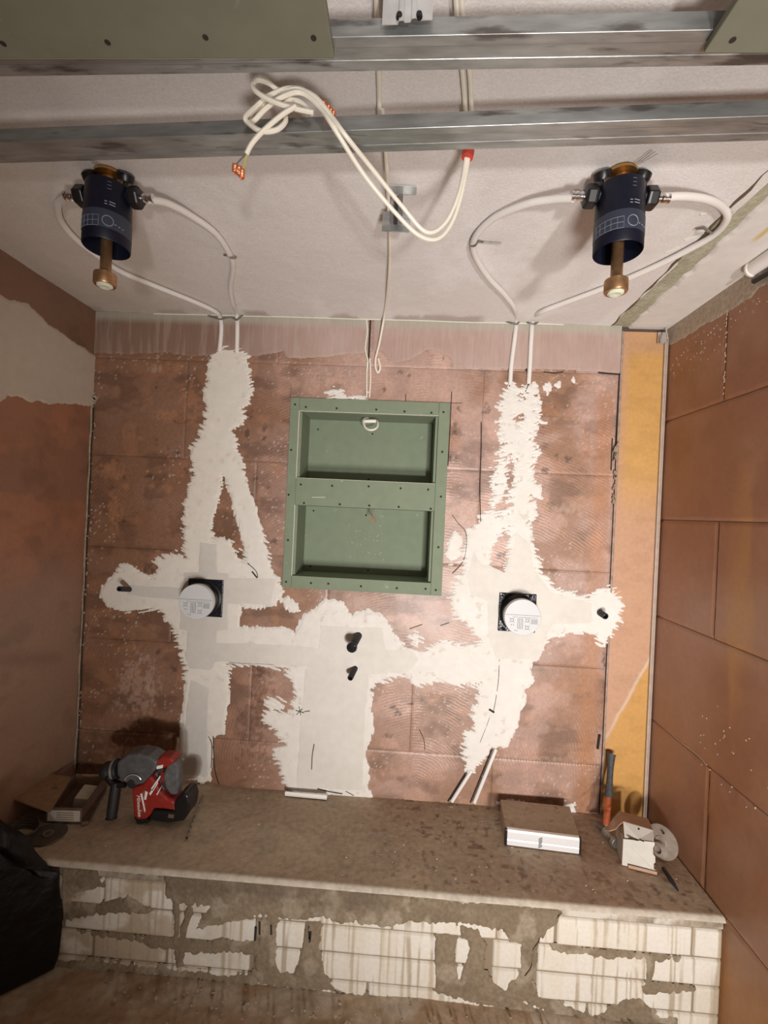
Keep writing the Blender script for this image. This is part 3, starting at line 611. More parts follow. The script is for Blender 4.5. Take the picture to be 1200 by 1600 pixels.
MB().box(((XL+XR)/2, YF+.0085, .3145), (XR-XL-.004, .012, .030)).build('screed_edge', mat('screed_edge', (.30, .25, .19), rough=.9, grain=.4, gscale=35, bump=.6, bscale=90, bdist=.003, dirt=((.55, .51, .44), 12, .52)), be)
mb = MB()
for (x, z) in ((-.405, .165), (-.392, .185), (-.355, .18), (-.236, .185), (-.232, .172)): mb.box((x, YF-.0025, z), (.006, .004, .04), ry=random.uniform(-.1, .15))
mb.build('gap', M['crack'], be)['kind'] = 'stuff'
mb = MB()
for pts in ([(878,1426),(862,1440),(845,1450),(842,1470),(832,1485),(830,1510),(820,1525)], [(842,1455),(850,1449)]): mb.tube([at(x, y, 'y', YF-.0035) for x, y in pts], .0014, 5, 3)
mb.build('crack', M['crack'], be)

# ================================================================== NICHE
ni = empty('wall_niche', ((NX0+NX1)/2, 0, NZ0), 'green plasterboard double niche recessed in the back wall', 'niche')
q = [at(x, y, 'y', -.006) for x, y in ((455,622),(703,628),(690,932),(438,917),(470,643),(685,651),(682,758),(464,749),(461,791),(679,802),(674,913),(454,901))]
zt, zb_ = 1.952, 1.172; x0, x1 = NX0, NX1
ox0, ox1 = -.451, .1185
uz1, uz0, lz1, lz0 = 1.898, 1.6235, 1.513, 1.223
fy = -.007; T = .010
def board(name, xa, xb, za, zb2, y0=fy, y1=.006, m_='green'): return MB().box(((xa+xb)/2, (y0+y1)/2, (za+zb2)/2), (xb-xa, y1-y0, zb2-za)).build(name, M[m_], ni, bevel=.0015)
board('side_stile', x0, ox0, zb_, zt); board('side_stile', ox1, x1, zb_, zt)
board('top_rail', ox0+.0004, ox1-.0004, uz1, zt); board('middle_rail', ox0+.0004, ox1-.0004, lz1, uz0); board('bottom_rail', ox0+.0004, ox1-.0004, zb_, lz0)
NB = .155
for (za, zb2) in ((uz0, uz1), (lz0, lz1)):
    board('back_panel', ox0+.011, ox1-.011, za+.001, zb2-.001, NB, NB+.012)
    for nm, a in (('side_panel', (ox0-.001, ox0+.011, za, zb2)), ('side_panel', (ox1-.011, ox1+.001, za, zb2)), ('top_panel', (ox0+.011, ox1-.011, zb2-.001, zb2+.011)), ('shelf_panel', (ox0+.011, ox1-.011, za-.011, za+.001))):
        board(nm, *a, .0062, NB+.012)
mb = MB(); mb.box((ox0+.0008, fy+.0035, (uz0+uz1)/2), (.002, .008, uz1-uz0)).box((ox0+.0008, fy+.0035, (lz0+lz1)/2), (.002, .008, lz1-lz0)); mb.box(((ox0+ox1)/2, fy+.0035, uz1), (ox1-ox0, .008, .0012)); mb.box(((ox0+ox1)/2, fy+.0035, uz0), (ox1-ox0, .008, .0012))
mb.build('cut_edge', M['gypsum'], ni)['kind'] = 'stuff'
mb = MB()
SCR = [(461,632),(478,636),(526,638),(588,640),(632,643),(674,645),(693,644),(455,703),(691,706),(451,773),(689,776),(450,844),(685,855),(447,909),(681,922),(513,912),(564,916),(620,919),(665,920),(470,757),(519,759),(576,760),(626,763),(669,765),(475,786),(531,788),(577,790),(623,792),(673,795),(486,911)]
for x, y in SCR:
    p = at(x, y, 'y', fy); mb.lathe([(.0001, -.0012), (.0045, -.0012), (.0045, .001)], p, (0, 1, 0), 8)
for x, y in ((497,671),(582,678),(576,749),(575,891),(485,885),(490,798),(572,805)):
    p = at(x, y, 'y', NB); mb.lathe([(.0001, -.0012), (.004, -.0012), (.004, .001)], p, (0, 1, 0), 8)
mb.build('screw_heads', M['crack'], ni)['kind'] = 'stuff'
mb = MB()
for (x, y, l) in ((570,711,60),): 
    p = at(498, 777, 'y', fy-.0006); mb.box(p, (.055, .0008, .004), ry=-.05)
for k in range(30):
    x = random.uniform(545, 600); y = random.uniform(820, 875); p = at(x, y, 'y', NB-.0004); mb.box(p, (random.uniform(.002, .006), .0006, random.uniform(.001, .004)))
mb.build('dust_mark', mat('pale_dust', (.42, .47, .38), rough=.9), ni)['kind'] = 'stuff'
# cable loop hanging out of the top panel
def lp(pts, dflt): return [at(p[0], p[1], 'y', p[2] if len(p) > 2 else dflt) for p in pts]
o = MB().tube(lp([(578,652,.09),(568,656,.05),(571,668,.03),(580,672,.02),(589,668,.03),(590,659,.05),(582,654,.09)], .03), .0045, 8, 6).build('cable_loop', M['cable'], smooth=True)
MB().tube(lp([(570,658,.045),(578,658,.04),(587,658,.045)], .04), .0075, 10).build('sheath_end', M['white'], o, smooth=True)
tag(o, 'short white cable loop hanging from the roof of the upper niche', 'cable')
ce2 = empty('wire_end', at(580, 800, 'y', .06), 'stripped wire with copper tip hanging into the lower niche', 'wire')
MB().tube(lp([(574,792,.012),(576,799,.03),(582,806,.04)], .04), .003, 8, 4).build('sheath', M['wire_b'], ce2, smooth=True)
mb = MB()
for a in (-3, 0, 3): mb.tube(lp([(582,806,.04),(583+a,810,.04),(582+a*1.5,814+abs(a),.04)], .04), .0016, 6, 3)
mb.build('copper_strand', M['copper'], ce2, smooth=True)
bb = lambda: None

# ================================================================== PIPES & CABLES
def pathpts(pts): return [at(a, b, c, d) for a, b, c, d in pts]
def pipe_run(name, label, pts, r, clips, group='white water pipes on the ceiling'):
    o = MB().tube(pathpts(pts), r, 12, 8).build(name, M['pipe'], smooth=True); tag(o, label, 'pipe', group); return o
zc = ZC-.013
VR = Vector((.447, -.813, 0)); VLf = Vector((-.745, -.789, 0))
RP = .0088
pipe_run('water_pipe', 'white pipe curving from the right side of the left ceiling valve to the wall', [(232,312,'y',-.789),(262,318,'z',2.245),(300,338,'z',2.262),(338,366,'z',zc),(360,400,'z',zc),(364,420,'z',zc),(360,450,'z',zc),(364,475,'z',zc),(370,490,'y',-.018),(371,515,'y',-.010),(370,552,'y',-.003)], RP, None)
pipe_run('water_pipe', 'white pipe looping behind the left ceiling valve from its left side to the wall', [(113,308,'y',-.789),(98,312,'z',2.250),(90,322,'z',2.260),(95,345,'z',zc),(118,373,'z',zc),(150,398,'z',zc),(190,425,'z',zc),(250,450,'z',zc),(300,470,'z',zc),(335,486,'z',zc),(344,497,'y',-.016),(346,515,'y',-.010),(343,550,'y',-.003)], RP, None)
pipe_run('water_pipe', 'white pipe sweeping from the left side of the right ceiling valve to the wall', [(896,310,'y',-.813),(862,312,'z',2.240),(820,320,'z',2.256),(770,342,'z',zc),(742,372,'z',zc),(742,398,'z',zc),(762,432,'z',zc),(790,462,'z',zc),(804,482,'z',zc),(807,500,'y',-.016),(804,530,'y',-.010),(799,570,'y',-.008),(797,602,'y',-.002)], RP, None)
pipe_run('water_pipe', 'white pipe looping past the crack strip from the right ceiling valve to the wall', [(1036,308,'y',-.813),(1070,307,'z',2.240),(1105,312,'z',2.255),(1130,325,'z',zc),(1136,342,'z',zc),(1118,365,'z',zc),(1080,388,'z',zc),(1020,418,'z',zc),(950,448,'z',zc),(880,474,'z',zc),(845,488,'z',zc),(833,498,'y',-.016),(830,530,'y',-.010),(828,570,'y',-.008),(826,600,'y',-.002)], RP, None)
# pipe text
mb = MB()
for k in range(5): mb.box(at(1099+k*4, 305, 'z', 2.232), (.004, .004, .0008))
# pipe clips
def strap(name, pts, label, screws=()):
    o = MB()
    P = [Vector(p) for p in pts]
    for a, b in zip(P[:-1], P[1:]):
        d = (b-a); o.tube([a, b], .0035, 4)
    o = o.build(name, M['steel']); 
    for s in screws: MB().lathe([(.0001, -.0035), (.0045, -.0035), (.0055, -.001), (.0055, .001)], s, (0, 1, 0), 10).build('screw', M['chrome'], o)
    return tag(o, label, 'pipe clip')
y_ = -.02
strap('pipe_strap', [at(325,493,'y',-.004), at(338,497,'y',-.018), at(345,499,'y',-.026), at(352,497,'y',-.016), at(362,496,'y',-.016), at(370,500,'y',-.026), at(378,493,'y',-.010), at(381,492,'y',-.003)], 'perforated steel strap holding the left pair of pipes at the ceiling edge', [at(327,492,'y',-.006), at(379,491,'y',-.006)])
strap('pipe_strap', [at(775,499,'y',-.003), at(787,501,'y',-.006), at(800,505,'y',-.024), at(808,507,'y',-.026), at(813,501,'y',-.010), at(820,501,'y',-.006), at(827,505,'y',-.024), at(836,507,'y',-.026), at(842,502,'y',-.010), at(855,499,'y',-.003)], 'perforated steel strap holding the right pair of pipes at the ceiling edge', [at(787,501,'y',-.008), at(819,501,'y',-.008), at(847,502,'y',-.008)])
strap('pipe_strap', [at(350,398,'z',ZC-.004), at(356,399,'z',ZC-.010), at(361,403,'z',ZC-.026), at(369,402,'z',ZC-.010)], 'short strap on the outer pipe right of the left valve')
strap('pipe_strap', [at(736,384,'z',ZC-.018), at(742,384,'z',ZC-.025), at(747,377,'z',ZC-.012), at(755,378,'z',ZC-.004), at(783,380,'z',ZC-.003)], 'bent steel strap end on the pipe left of the right valve')
strap('pipe_strap', [at(1088,357,'z',ZC-.004), at(1100,356,'z',ZC-.012), at(1107,361,'z',ZC-.026), at(1116,366,'z',ZC-.008)], 'small strap on the pipe loop beside the green crack strip')
strap('pipe_strap', [at(136,386,'z',ZC-.004), at(145,388,'z',ZC-.012), at(152,392,'z',ZC-.026), at(158,396,'z',ZC-.008)], 'small strap half hidden behind the left ceiling valve')

# pipes leaving the wall at the bench, right of centre
for (a, b, lab) in (((737,1203),(706,1252),'left'), ((775,1170),(741,1254),'right')):
    mb = MB(); mb.tube([at(a[0]-6, a[1], 'y', -.001), at(b[0]-6, b[1], 'y', -.001)], .0025, 6)
    mb.build('crack', M['crack'], wb)
    o = MB().tube([at(a[0], a[1], 'y', .0), at((a[0]*2+b[0])/3, (a[1]*2+b[1])/3, 'y', -.004), at(b[0], b[1], 'y', -.004)], .0078, 10, 4).build('drain_pipe', M['pipe'], smooth=True)
    tag(o, 'pale pipe emerging from the filled chase above the bench, %s of the pair' % lab, 'pipe')

# electrical cables
def cab(name, label, pts, r=.0042, cat='cable', parent=None, m_='cable', n=8):
    o = MB().tube(pathpts(pts), r, n, 8).build(name, M[m_], parent, smooth=True)
    if parent is None: tag(o, label, cat)
    return o
cab('cable', 'white cable dropping from the steel rail to the chase above the niche', [(597,170,'z',2.272),(600,205,'z',2.255),(603,240,'z',2.245),(606,300,'z',2.262),(609,370,'z',2.272),(608,430,'z',2.262),(601,490,'y',-.075),(593,535,'y',-.020),(587,560,'y',-.012),(587,575,'y',-.010),(591,582,'y',-.010),(594,574,'y',-.010),(591,560,'y',-.008)], .0045)
cab('cable', 'thin white cable pair running down the open chase onto the niche, right one', [(578,560,'y',-.002),(579,590,'y',-.003),(577,621,'y',-.008)], .0035)
cab('cable', 'thin white cable pair running down the open chase onto the niche, left one', [(574,566,'y',-.002),(573,592,'y',-.003),(573,621,'y',-.008)], .0032)
cab('cable', 'single white cable on the ceiling between the two steel rails, left', [(588,-12,'z',2.274),(590,60,'z',2.274),(592,120,'z',2.274),(593,185,'z',2.274)], .0045)
cab('cable', 'left one of two white cables on the ceiling between the rails, right', [(712,-12,'z',2.274),(717,60,'z',2.274),(723,115,'z',2.274),(728,180,'z',2.274)], .0045)
cab('cable', 'right one of two white cables on the ceiling between the rails, right', [(720,-12,'z',2.274),(725,60,'z',2.274),(734,115,'z',2.274),(737,180,'z',2.274)], .0045)
kb = empty('cable_bundle', at(440, 180, 'y', -1.08), 'knotted bundle of white cables with bare copper ends hanging over the steel rail', 'cable bundle')
yk = -1.085
cab('cable', None, [(737,180,'z',2.262),(733,238,'y',-.925),(722,300,'y',-.92),(706,348,'y',-.92),(684,373,'y',-.93),(655,368,'y',-.95),(620,335,'y',-.98),(570,275,'y',-1.03),(525,205,'y',yk),(500,168,'y',yk),(470,145,'y',yk),(440,152,'y',yk-.01),(415,170,'y',yk),(395,190,'y',yk+.005),(388,183,'y',yk+.01),(402,168,'y',yk+.01),(430,160,'y',yk+.005),(465,158,'y',yk),(488,178,'y',yk)], .0041, parent=kb)
cab('cable', None, [(730,180,'z',2.262),(729,238,'y',-.925),(716,305,'y',-.925),(694,350,'y',-.925),(665,362,'y',-.94),(628,322,'y',-.97),(580,262,'y',-1.03),(540,212,'y',yk),(515,178,'y',yk),(490,150,'y',yk),(455,138,'y',yk+.005),(420,150,'y',yk),(402,165,'y',yk),(384,182,'y',yk-.012),(388,192,'y',yk-.012),(408,205,'y',yk-.018),(432,203,'y',yk-.016),(446,190,'y',yk-.01),(445,175,'y',yk)], .0041, parent=kb)
cab('cable', None, [(490,176,'y',yk-.012),(462,170,'y',yk-.014),(430,160,'y',yk-.016),(404,146,'y',yk-.016),(394,134,'y',yk-.012),(402,125,'y',yk-.006),(420,130,'y',yk),(438,142,'y',yk+.004),(470,140,'y',yk+.002),(500,165,'y',yk)], .0040, parent=kb)
cab('cable', None, [(462,166,'y',yk-.018),(440,180,'y',yk-.020),(412,204,'y',yk-.020),(394,224,'y',yk-.018),(385,241,'y',yk-.015)], .0040, parent=kb)
mb = MB(); mb.tube(pathpts([(732,236,'y',-.925),(730,246,'y',-.925)]), .0125, 10); mb.build('red_tape', M['redtape'], kb, smooth=True)['label'] = 'red tape wrap'
MB().tube(pathpts([(386,240,'y',yk-.015),(383,252,'y',yk-.012),(379,268,'y',yk-.012)]), .0014, 6, 4).build('yellow_wire', M['wire_y'], kb, smooth=True)
MB().tube(pathpts([(385,240,'y',yk-.015),(378,247,'y',yk-.012),(370,256,'y',yk-.012)]), .0014, 6, 4).build('grey_wire', M['wire_b'], kb, smooth=True)
def curls(cx, cy, n, spread, ydep, par):
    for k in range(n):
        x = cx+random.uniform(-spread, spread); y = cy+(x-cx)*.75+random.uniform(-4, 4)
        pts = []; p0 = at(x, y, 'y', ydep)
        for t in range(17): a = t*1.3; pts.append(p0+Vector((.004*math.cos(a), .004*math.sin(a), -.0006*t+.004)))
        MB().tube(pts, .0011, 5, 2).build('copper_end', M['copper'], par, smooth=True)
curls(371, 264, 10, 11, yk-.012, kb)
curls(514, 171, 7, 9, yk+.045, kb)

# ================================================================== STEEL RAILS, BOARDS
def rail(name, label, p0, p1, z, width=.058, hgt=.027):
    """C channel, open to the ceiling, p0-p1 far lower edge"""
    o = empty(name, ((p0[0]+p1[0])/2, (p0[1]+p1[1])/2, z), label, 'steel rail')
    a = Vector((p0[0], p0[1], z)); b = Vector((p1[0], p1[1], z)); d = (b-a).normalized(); n = Vector((d.y, -d.x, 0)); t = .0011
    prof = [(0, 0), (width*.30, 0), (width*.34, .0015), (width*.66, .0015), (width*.70, 0), (width, 0), (width, hgt), (width-.009, hgt), (width-.009, hgt-.001), (width-t, hgt-.001), (width-t, t), (t, t), (t, hgt-.001), (.009, hgt-.001), (.009, hgt), (0, hgt)]
    up = Vector((0, 0, 1)); mb = MB(); N = len(prof)
    vs = [a+n*x+up*y for x, y in prof]+[b+n*x+up*y for x, y in prof]
    mb.add(vs, [(i, (i+1) % N, (i+1) % N+N, i+N) for i in range(N)]); mb.build('channel', M['zinc'], o, bevel=.0006, seg=1); return o
ra = rail('ceiling_rail', 'galvanised steel rail spanning the ceiling in front of the two valves', (XL+.01, -.917), (XR-.03, -1.032), 2.19, .052)
rb = rail('ceiling_rail', 'galvanised steel rail at the top of the picture carrying the green boards', (XL+.01, -1.118), (XR-.01, -1.158), 2.19, .052)
# folded lap of the first rail
MB().box((-.055, -1.029, 2.205), (.075, .0015, .024), rz=-.049).build('joint_plate', M['zinc'], ra)
# hanger over the upper rail
ha = empty('rail_hanger', (-.03, -1.2, 2.19), 'ribbed steel hanger plate screwed to the upper rail, top centre', 'hanger')
mb = MB(); pa = at(597, 38, 'y', -1.206); x0h = pa.x; wz = .071
prof = [(0, 0), (.022, 0), (.024, -.004), (.030, -.004), (.032, 0), (.040, 0), (.042, -.004), (.048, -.004), (.050, 0), (wz, 0)]
zt_, zb2 = 2.283, pa.z
pts = [(x0h+a, -1.206+b) for a, b in prof]
vs = [(x, y, zt_) for x, y in pts]+[(x, y, zb2+.002*i*.4) for i, (x, y) in enumerate(pts)]
n = len(pts); back = [(x, y+.0015, z) for x, y, z in vs]
fs = [(i, i+1, n+i+1, n+i) for i in range(n-1)]; fs += [(2*n+i, 3*n+i, 3*n+i+1, 2*n+i+1) for i in range(n-1)] + [(0, n, 3*n, 2*n), (n-1, 2*n+n-1, 4*n-1, 2*n-1)] + [(n+i, n+i+1, 3*n+i+1, 3*n+i) for i in range(n-1)]
mb.add(vs+back, fs); mb.build('plate', M['zincb'], ha)
for x, y in ((624,26),(655,25)): MB().lathe([(.0001, -.004), (.004, -.004), (.005, 0), (.005, .002)], at(x, y, 'y', -1.2075), (0, 1, 0), 10).build('screw', M['black'], ha, smooth=True)
# direct hanger between the valves
hb = empty('ceiling_hanger', (-.05, -.72, ZC), 'bare galvanised hanger bracket on the ceiling between the two valves', 'hanger')
MB().box((-.044, -.752, ZC-.004), (.074, .028, .0025), ry=.03).build('flange', M['zincb'], hb, bevel=.0005)
p1 = at(611, 338, 'y', -.70); 
MB().box((-.066, -.725, ZC-.035), (.007, .003, .064), rx=.35).box((-.046, -.725, ZC-.035), (.012, .003, .064), rx=.35).build('leg', M['chrome'], hb, bevel=.0005)
MB().box((-.056, -.7225, ZC-.035), (.010, .003, .060), rx=.35).build('leg', M['black'], hb)
pc = at(619, 347, 'y', -.70); MB().box(pc, (.070, .002, .050), ry=.03).build('plate', M['zinc'], hb, bevel=.0005)
# green boards
gb = empty('ceiling_board', (-.7, -1.5, 2.1765), 'large green plasterboard screwed under the rail, upper left corner', 'plasterboard')
xr_ = -.137; yb_ = -1.172
MB().box(((XL+xr_)/2+.003, (yb_+YN)/2, 2.1825), (xr_-XL-.006, yb_-YN, .0125)).build('board', M['greentop'], gb, bevel=.002)
mb = MB(); mb.box(((XL+xr_)/2, yb_+.0005, 2.1825), (xr_-XL-.01, .001, .010)).build('cut_edge', mat('board_edge', (.36, .34, .26), rough=.9), gb)
for x, y in ((5,68),(168,66),(321,58),(490,59)): MB().lathe([(.0001, -.001), (.0042, -.001), (.0042, .001)], at(x, y, 'z', 2.1762), (0, 0, 1), 10).build('screw', M['crack'], gb)
gb2 = empty('ceiling_board', (.75, -1.5, 2.1765), 'green plasterboard under the rail in the upper right corner', 'plasterboard')
MB().box(((XR+.396)/2-.003, (yb_-.008+YN)/2, 2.1825), (XR-.396-.006, yb_-.008-YN, .0125)).build('board', M['greentop'], gb2, bevel=.002)
for x, y in ((1145,62),): MB().lathe([(.0001, -.001), (.0042, -.001), (.0042, .001)], at(x, y, 'z', 2.1762), (0, 0, 1), 10).build('screw', M['crack'], gb2)

# ================================================================== CEILING VALVES
def valve(org, label, tilt, mirror):
    o = empty('shower_valve', (org.x, org.y, ZC), label, 'ceiling valve', 'rough-in valve bodies hanging from the ceiling')
    c = Vector((org.x, org.y, 0)); up = (0, 0, 1)
    MB().lathe([(.030, ZC-.004), (.034, ZC-.006), (.034, ZC-.012), (.020, ZC-.016), (.020, ZC-.026), (.027, ZC-.028), (.027, ZC-.034)], c, up, 28).build('brass_collar', M['brass'], o, smooth=True)
    MB().lathe([(.040, 2.248), (.049, 2.244), (.050, 2.235), (.0515, 2.16), (.0515, 2.103), (.0500, 2.101), (.0485, 2.104), (.0485, 2.16), (.01, 2.17)], c, up, 40).build('body', M['navy'], o, smooth=True)
    MB().lathe([(.0518, 2.168), (.0521, 2.166), (.0521, 2.128), (.0518, 2.126)], c, up, 40, close=False).build('printed_band', M['navy2'], o, smooth=True)
    # print: ring emblem, grid squares, small lines
    pr = MB(); base = math.radians(-90+ (8 if not mirror else 35))
    def on(a, z, r=.0524): return c+Vector((math.cos(a)*r, math.sin(a)*r, z))
    ring = [on(base+.22*math.cos(t), 2.142+.0115*math.sin(t), .0526) for t in [2*PI*k/20 for k in range(21)]]
    pr.tube(ring, .0011, 5); 
    for k in range(3): pr.tube([on(base+.26+k*.16, 2.139-.001*k), on(base+.34+k*.16, 2.139-.001*k)], .0013, 4)
    for j in range(3): pr.tube([on(base-.36-.1*q_, 2.151-j*.012) for q_ in range(13)], .0005, 4)
    for k in range(6): pr.tube([on(base-.36-.24*k, 2.151), on(base-.36-.24*k, 2.127)], .0005, 4)
    for j in range(2): pr.tube([on(base-.16, 2.186-.006*j), on(base-.05, 2.186-.006*j)], .0011, 4); pr.tube([on(base+.02, 2.187-.006*j), on(base+.26, 2.187-.006*j)], .0012, 4)
    for j in range(3): pr.tube([on(base-.08, 2.232-.008*j), on(base+.08, 2.232-.008*j)], .0004, 4)
    pr.build('print', M['printl'], o)['kind'] = 'stuff'
    MB().lathe([(.0125, 2.165), (.0125, 2.045), (.014, 2.043), (.0245, 2.040), (.0250, 2.036), (.0250, 2.016), (.0235, 2.013), (.019, 2.013), (.019, 2.018)], c, up, 28).build('brass_spout', M['brassd'], o, smooth=True)
    MB().lathe([(.0001, 2.010), (.012, 2.008), (.0175, 2.011), (.0185, 2.018)], c, up, 18, close=False).build('plug', mat('green_white_plug', (.62, .64, .50), rough=.7, bump=.8, bscale=150) if 'plug' not in M else M['plug'], o, smooth=True)
    for s in (-1, 1):
        ax = Vector((s, .02*s, 0)); zc_ = c+Vector((0, 0, 2.226))
        un = MB().lathe([(.016, .040), (.016, .052), (.024, .054), (.025, .060), (.025, .074), (.022, .079), (.013, .080)], zc_, ax, 6).build('union_nut', M['black'], o, bevel=.002)
        sl = MB().lathe([(.0075, .078), (.0095, .080), (.0095, .086), (.0080, .087), (.0080, .090), (.0098, .092), (.0098, .098), (.0085, .099), (.0085, .102), (.0102, .103), (.0102, .108)], zc_, ax, 16).build('crimp_sleeve', M['chrome'], un, smooth=True)
        # fixing lug reaching up to the ceiling
        lg = MB(); a = c+Vector((s*.046, -.012, 2.240)); b = c+Vector((s*.047, -.006, 2.270))
        lg.tube([a, b], .006, 8); lg.lathe([(.017, -.010), (.019, -.004), (.019, .006), (.008, .010)], b+Vector((-s*.004, 0, 0)), (s*.3, -.35, 1), 14)
        lgo = lg.build('fixing_lug', M['black'], o, smooth=True)
        MB().lathe([(.0001, -.0125), (.007, -.012), (.008, -.008), (.008, -.004)], b+Vector((-s*.004, 0, 0)), (s*.3, -.35, 1), 10).build('fixing_screw', M['steel'], lgo, smooth=True)
    # stray fibres of the strap above
    f = MB()
    for k in range(3): p = c+Vector((.0+.006*k, -.01, ZC-.006)); f.tube([p, p+Vector((.018-.03*mirror, -.035, -.004)), p+Vector((.03-.05*mirror, -.06, -.001-.004*k))], .0006, 4, 3)
    f.build('fibre', M['steel'], o)['kind'] = 'stuff'
    return o
M['plug'] = mat('green_white_plug', (.62, .64, .50), rough=.7, bump=.8, bscale=150)
valve(VLf, 'navy cylindrical valve with brass spout hanging from the ceiling on the left', 0, 1)
valve(VR, 'navy cylindrical valve with brass spout hanging from the ceiling on the right', 0, 0)

# ================================================================== WALL VALVE BOXES
def wallbox(px, py, label, sgn):
    p = at(px, py, 'y', -.004); o = empty('mixer_box', (p.x, 0, p.z), label, 'valve box', 'round-capped mixer boxes set in the back wall')
    h = .074
    MB().box((p.x, -.0035, p.z), (2*h, .009, 2*h+.006)).build('sealing_sheet', M['foil'], o, bevel=.003)
    n_ = 26; vs = []; fs = []
    MB().lathe([(.073, 0), (.071, -.006), (.064, -.010), (.064, -.050), (.067, -.052), (.067, -.060)], (p.x, -.008, p.z), (0, 1, 0), 40, close=False).build('housing', M['black'], o, smooth=True)
    MB().lathe([(.0715, -.001), (.069, -.004), (.066, -.004)], (p.x, -.008, p.z), (0, 1, 0), 40, close=False).build('inner_ring', M['cartonb'], o, smooth=True)
    cy = -.092
    MB().lathe([(.0685, .025), (.0695, .022), (.0695, .002), (.068, 0), (.0001, 0)], (p.x, cy, p.z), (0, 1, 0), 48, close=False).build('round_cap', M['capgrey'], o, smooth=True)
    pr = MB(); X = p.x; Z = p.z; y = cy-.0004
    def r(a, b, w_, h_): pr.box((X+a, y, Z+b), (w_, .0006, h_))
    r(0, .009, .130, .0012); r(.01, .001, .095, .0008)
    for k in range(4): r(-.018+k*.006, -.024, .0018, .042)
    for (a, b) in ((-.040, -.012), (.018, -.010), (.018, -.038)):
        ring = [Vector((X+a+.006*math.cos(t), y, Z+b+.006*math.sin(t))) for t in [2*PI*i/12 for i in range(13)]]; pr.tube(ring, .0009, 4)
        for (da, db) in ((-.008, .008), (.008, .008), (-.008, -.008), (.008, -.008)): r(a+da, b+db, .003, .002)
    for (a, b) in ((-.042, -.030), (-.034, -.030), (-.028, -.050), (-.020, -.052)): r(a, b, .003, .004)
    for k in range(5): r(.044, -.006-.004*k, .026, .0014)
    pr.build('printed_diagram', M['print'], o)['kind'] = 'stuff'
    f = MB()
    for (a, b) in ((-.062, .066), (-.050, .070), (.062, .064), (.052, .070), (-.060, -.060), (-.046, -.068), (.066, -.062), (-.068, -.02), (.068, .03)):
        f.tube([(X+a, -.010, Z+b), (X+a+random.uniform(-.01, .01), -.014, Z+b+random.uniform(-.008, .008))], .0035, 6)
    f.build('sheet_wrinkle', M['foil'], o, smooth=True)['kind'] = 'stuff'
    return o
wallbox(321, 934, 'round grey-capped valve box in a black square, left side of wall', -1)
wallbox(808, 957, 'round grey-capped valve box in a black square, right side of wall', 1)

# stub pipes
def stub(name, base, tip, depth, r, label, m_='rubber', endm='black'):
    a = at(*base, 'y', .0); b = at(*tip, 'y', -depth); d = (b-a).normalized()
    o = MB().lathe([(r, 0), (r, (b-a).length-.002), (r*.9, (b-a).length), (r*.72, (b-a).length), (r*.72, (b-a).length-.02), (.0005, (b-a).length-.02)], a, d, 20).build(name, M[m_], smooth=True)
    return tag(o, label, 'pipe stub'), b, d
o, b, d = stub('pipe_stub', (560,993), (550,1011), .085, .0155, 'black pipe stub with glossy plug, upper of two in the centre filling', 'rubber')
MB().lathe([(.010, -.006), (.0205, -.004), (.0215, .004), (.019, .010), (.010, .014), (.0001, .015)], b, d, 24).build('glossy_plug', mat('glossy_black', (.04, .04, .045), rough=.08, metal=.6), o, smooth=True)
stub('pipe_stub', (555,1044), (547,1060), .065, .0115, 'plain black pipe stub, lower of two in the centre filling')
stub('pipe_stub', (203,921), (186,920), .085, .0105, 'black pipe stub at the far left end of the filling')
stub('pipe_stub', (937,957), (946,963), .055, .0125, 'black pipe stub at the far right end of the filling')

# white pipe end on the right wall
o = empty('pipe_bend', at(1185, 395, 'x', .985), 'white pipe end lying on the right wall under the soffit', 'pipe')
pA = Vector((.985, -.462, 2.262)); pB = Vector((.985, -.62, 2.258))
MB().lathe([(.012, 0), (.021, .001), (.024, .005), (.024, .012), (.0215, .015), (.0215, .16)], pA, pB-pA, 28).build('pipe_wall', M['white'], o, smooth=True)
MB().lathe([(.0001, -.001), (.014, -.001), (.016, .002)], pA, pB-pA, 20, close=False).build('inner_disc', M['capgrey'], o, smooth=True)
MB().tube([(.990, -.470, 2.226), (.990, -.62, 2.216)], .008, 10).build('black_cable', M['black'], o, smooth=True)

# ================================================================== THINGS ON THE BENCH
ZT = ZB+.002
# --- aluminium fronted flat case
fr0, fr1 = Vector((.407, -.216)), Vector((.667, -.234)); bk0, bk1 = Vector((.428, -.040)), Vector((.690, -.052))
o = empty('flat_case', (.55, -.13, ZT), 'flat brown-topped box with bright aluminium front edge, lying on bench', 'box')
hh = .054
MB().prism([(fr0.x+.004, fr0.y+.012, ZT), (fr1.x-.002, fr1.y+.012, ZT), (bk1.x, bk1.y, ZT), (bk0.x, bk0.y, ZT)], (0, 0, hh)).build('case_body', M['lid'], o, bevel=.002)
dfr = (fr1-fr0).normalized(); nn = Vector((dfr.y, -dfr.x))
def fpt(a, b, z): q = fr0+dfr*a+nn*b; return (q.x, q.y, z)
Lf = (fr1-fr0).length
pf = [(0, 0), (0, .050), (-.004, .056), (-.014, .058), (-.014, 0)]
mb = MB(); prof = [(0, .002), (.0, .020), (-.0015, .022), (0, .024), (0, .049), (-.004, .056), (-.014, .057), (-.014, .001)]
vs = [fpt(.008, -q[0]*-1, ZT+q[1]) for q in prof]+[fpt(Lf-.006, -q[0]*-1, ZT+q[1]) for q in prof]; N_ = len(prof)
mb.add(vs, [tuple(range(N_)), tuple(reversed(range(N_, 2*N_)))]+[(i, (i+1) % N_, (i+1) % N_+N_, i+N_) for i in range(N_)]); mb.build('aluminium_front', M['alu'], o, bevel=.0008)
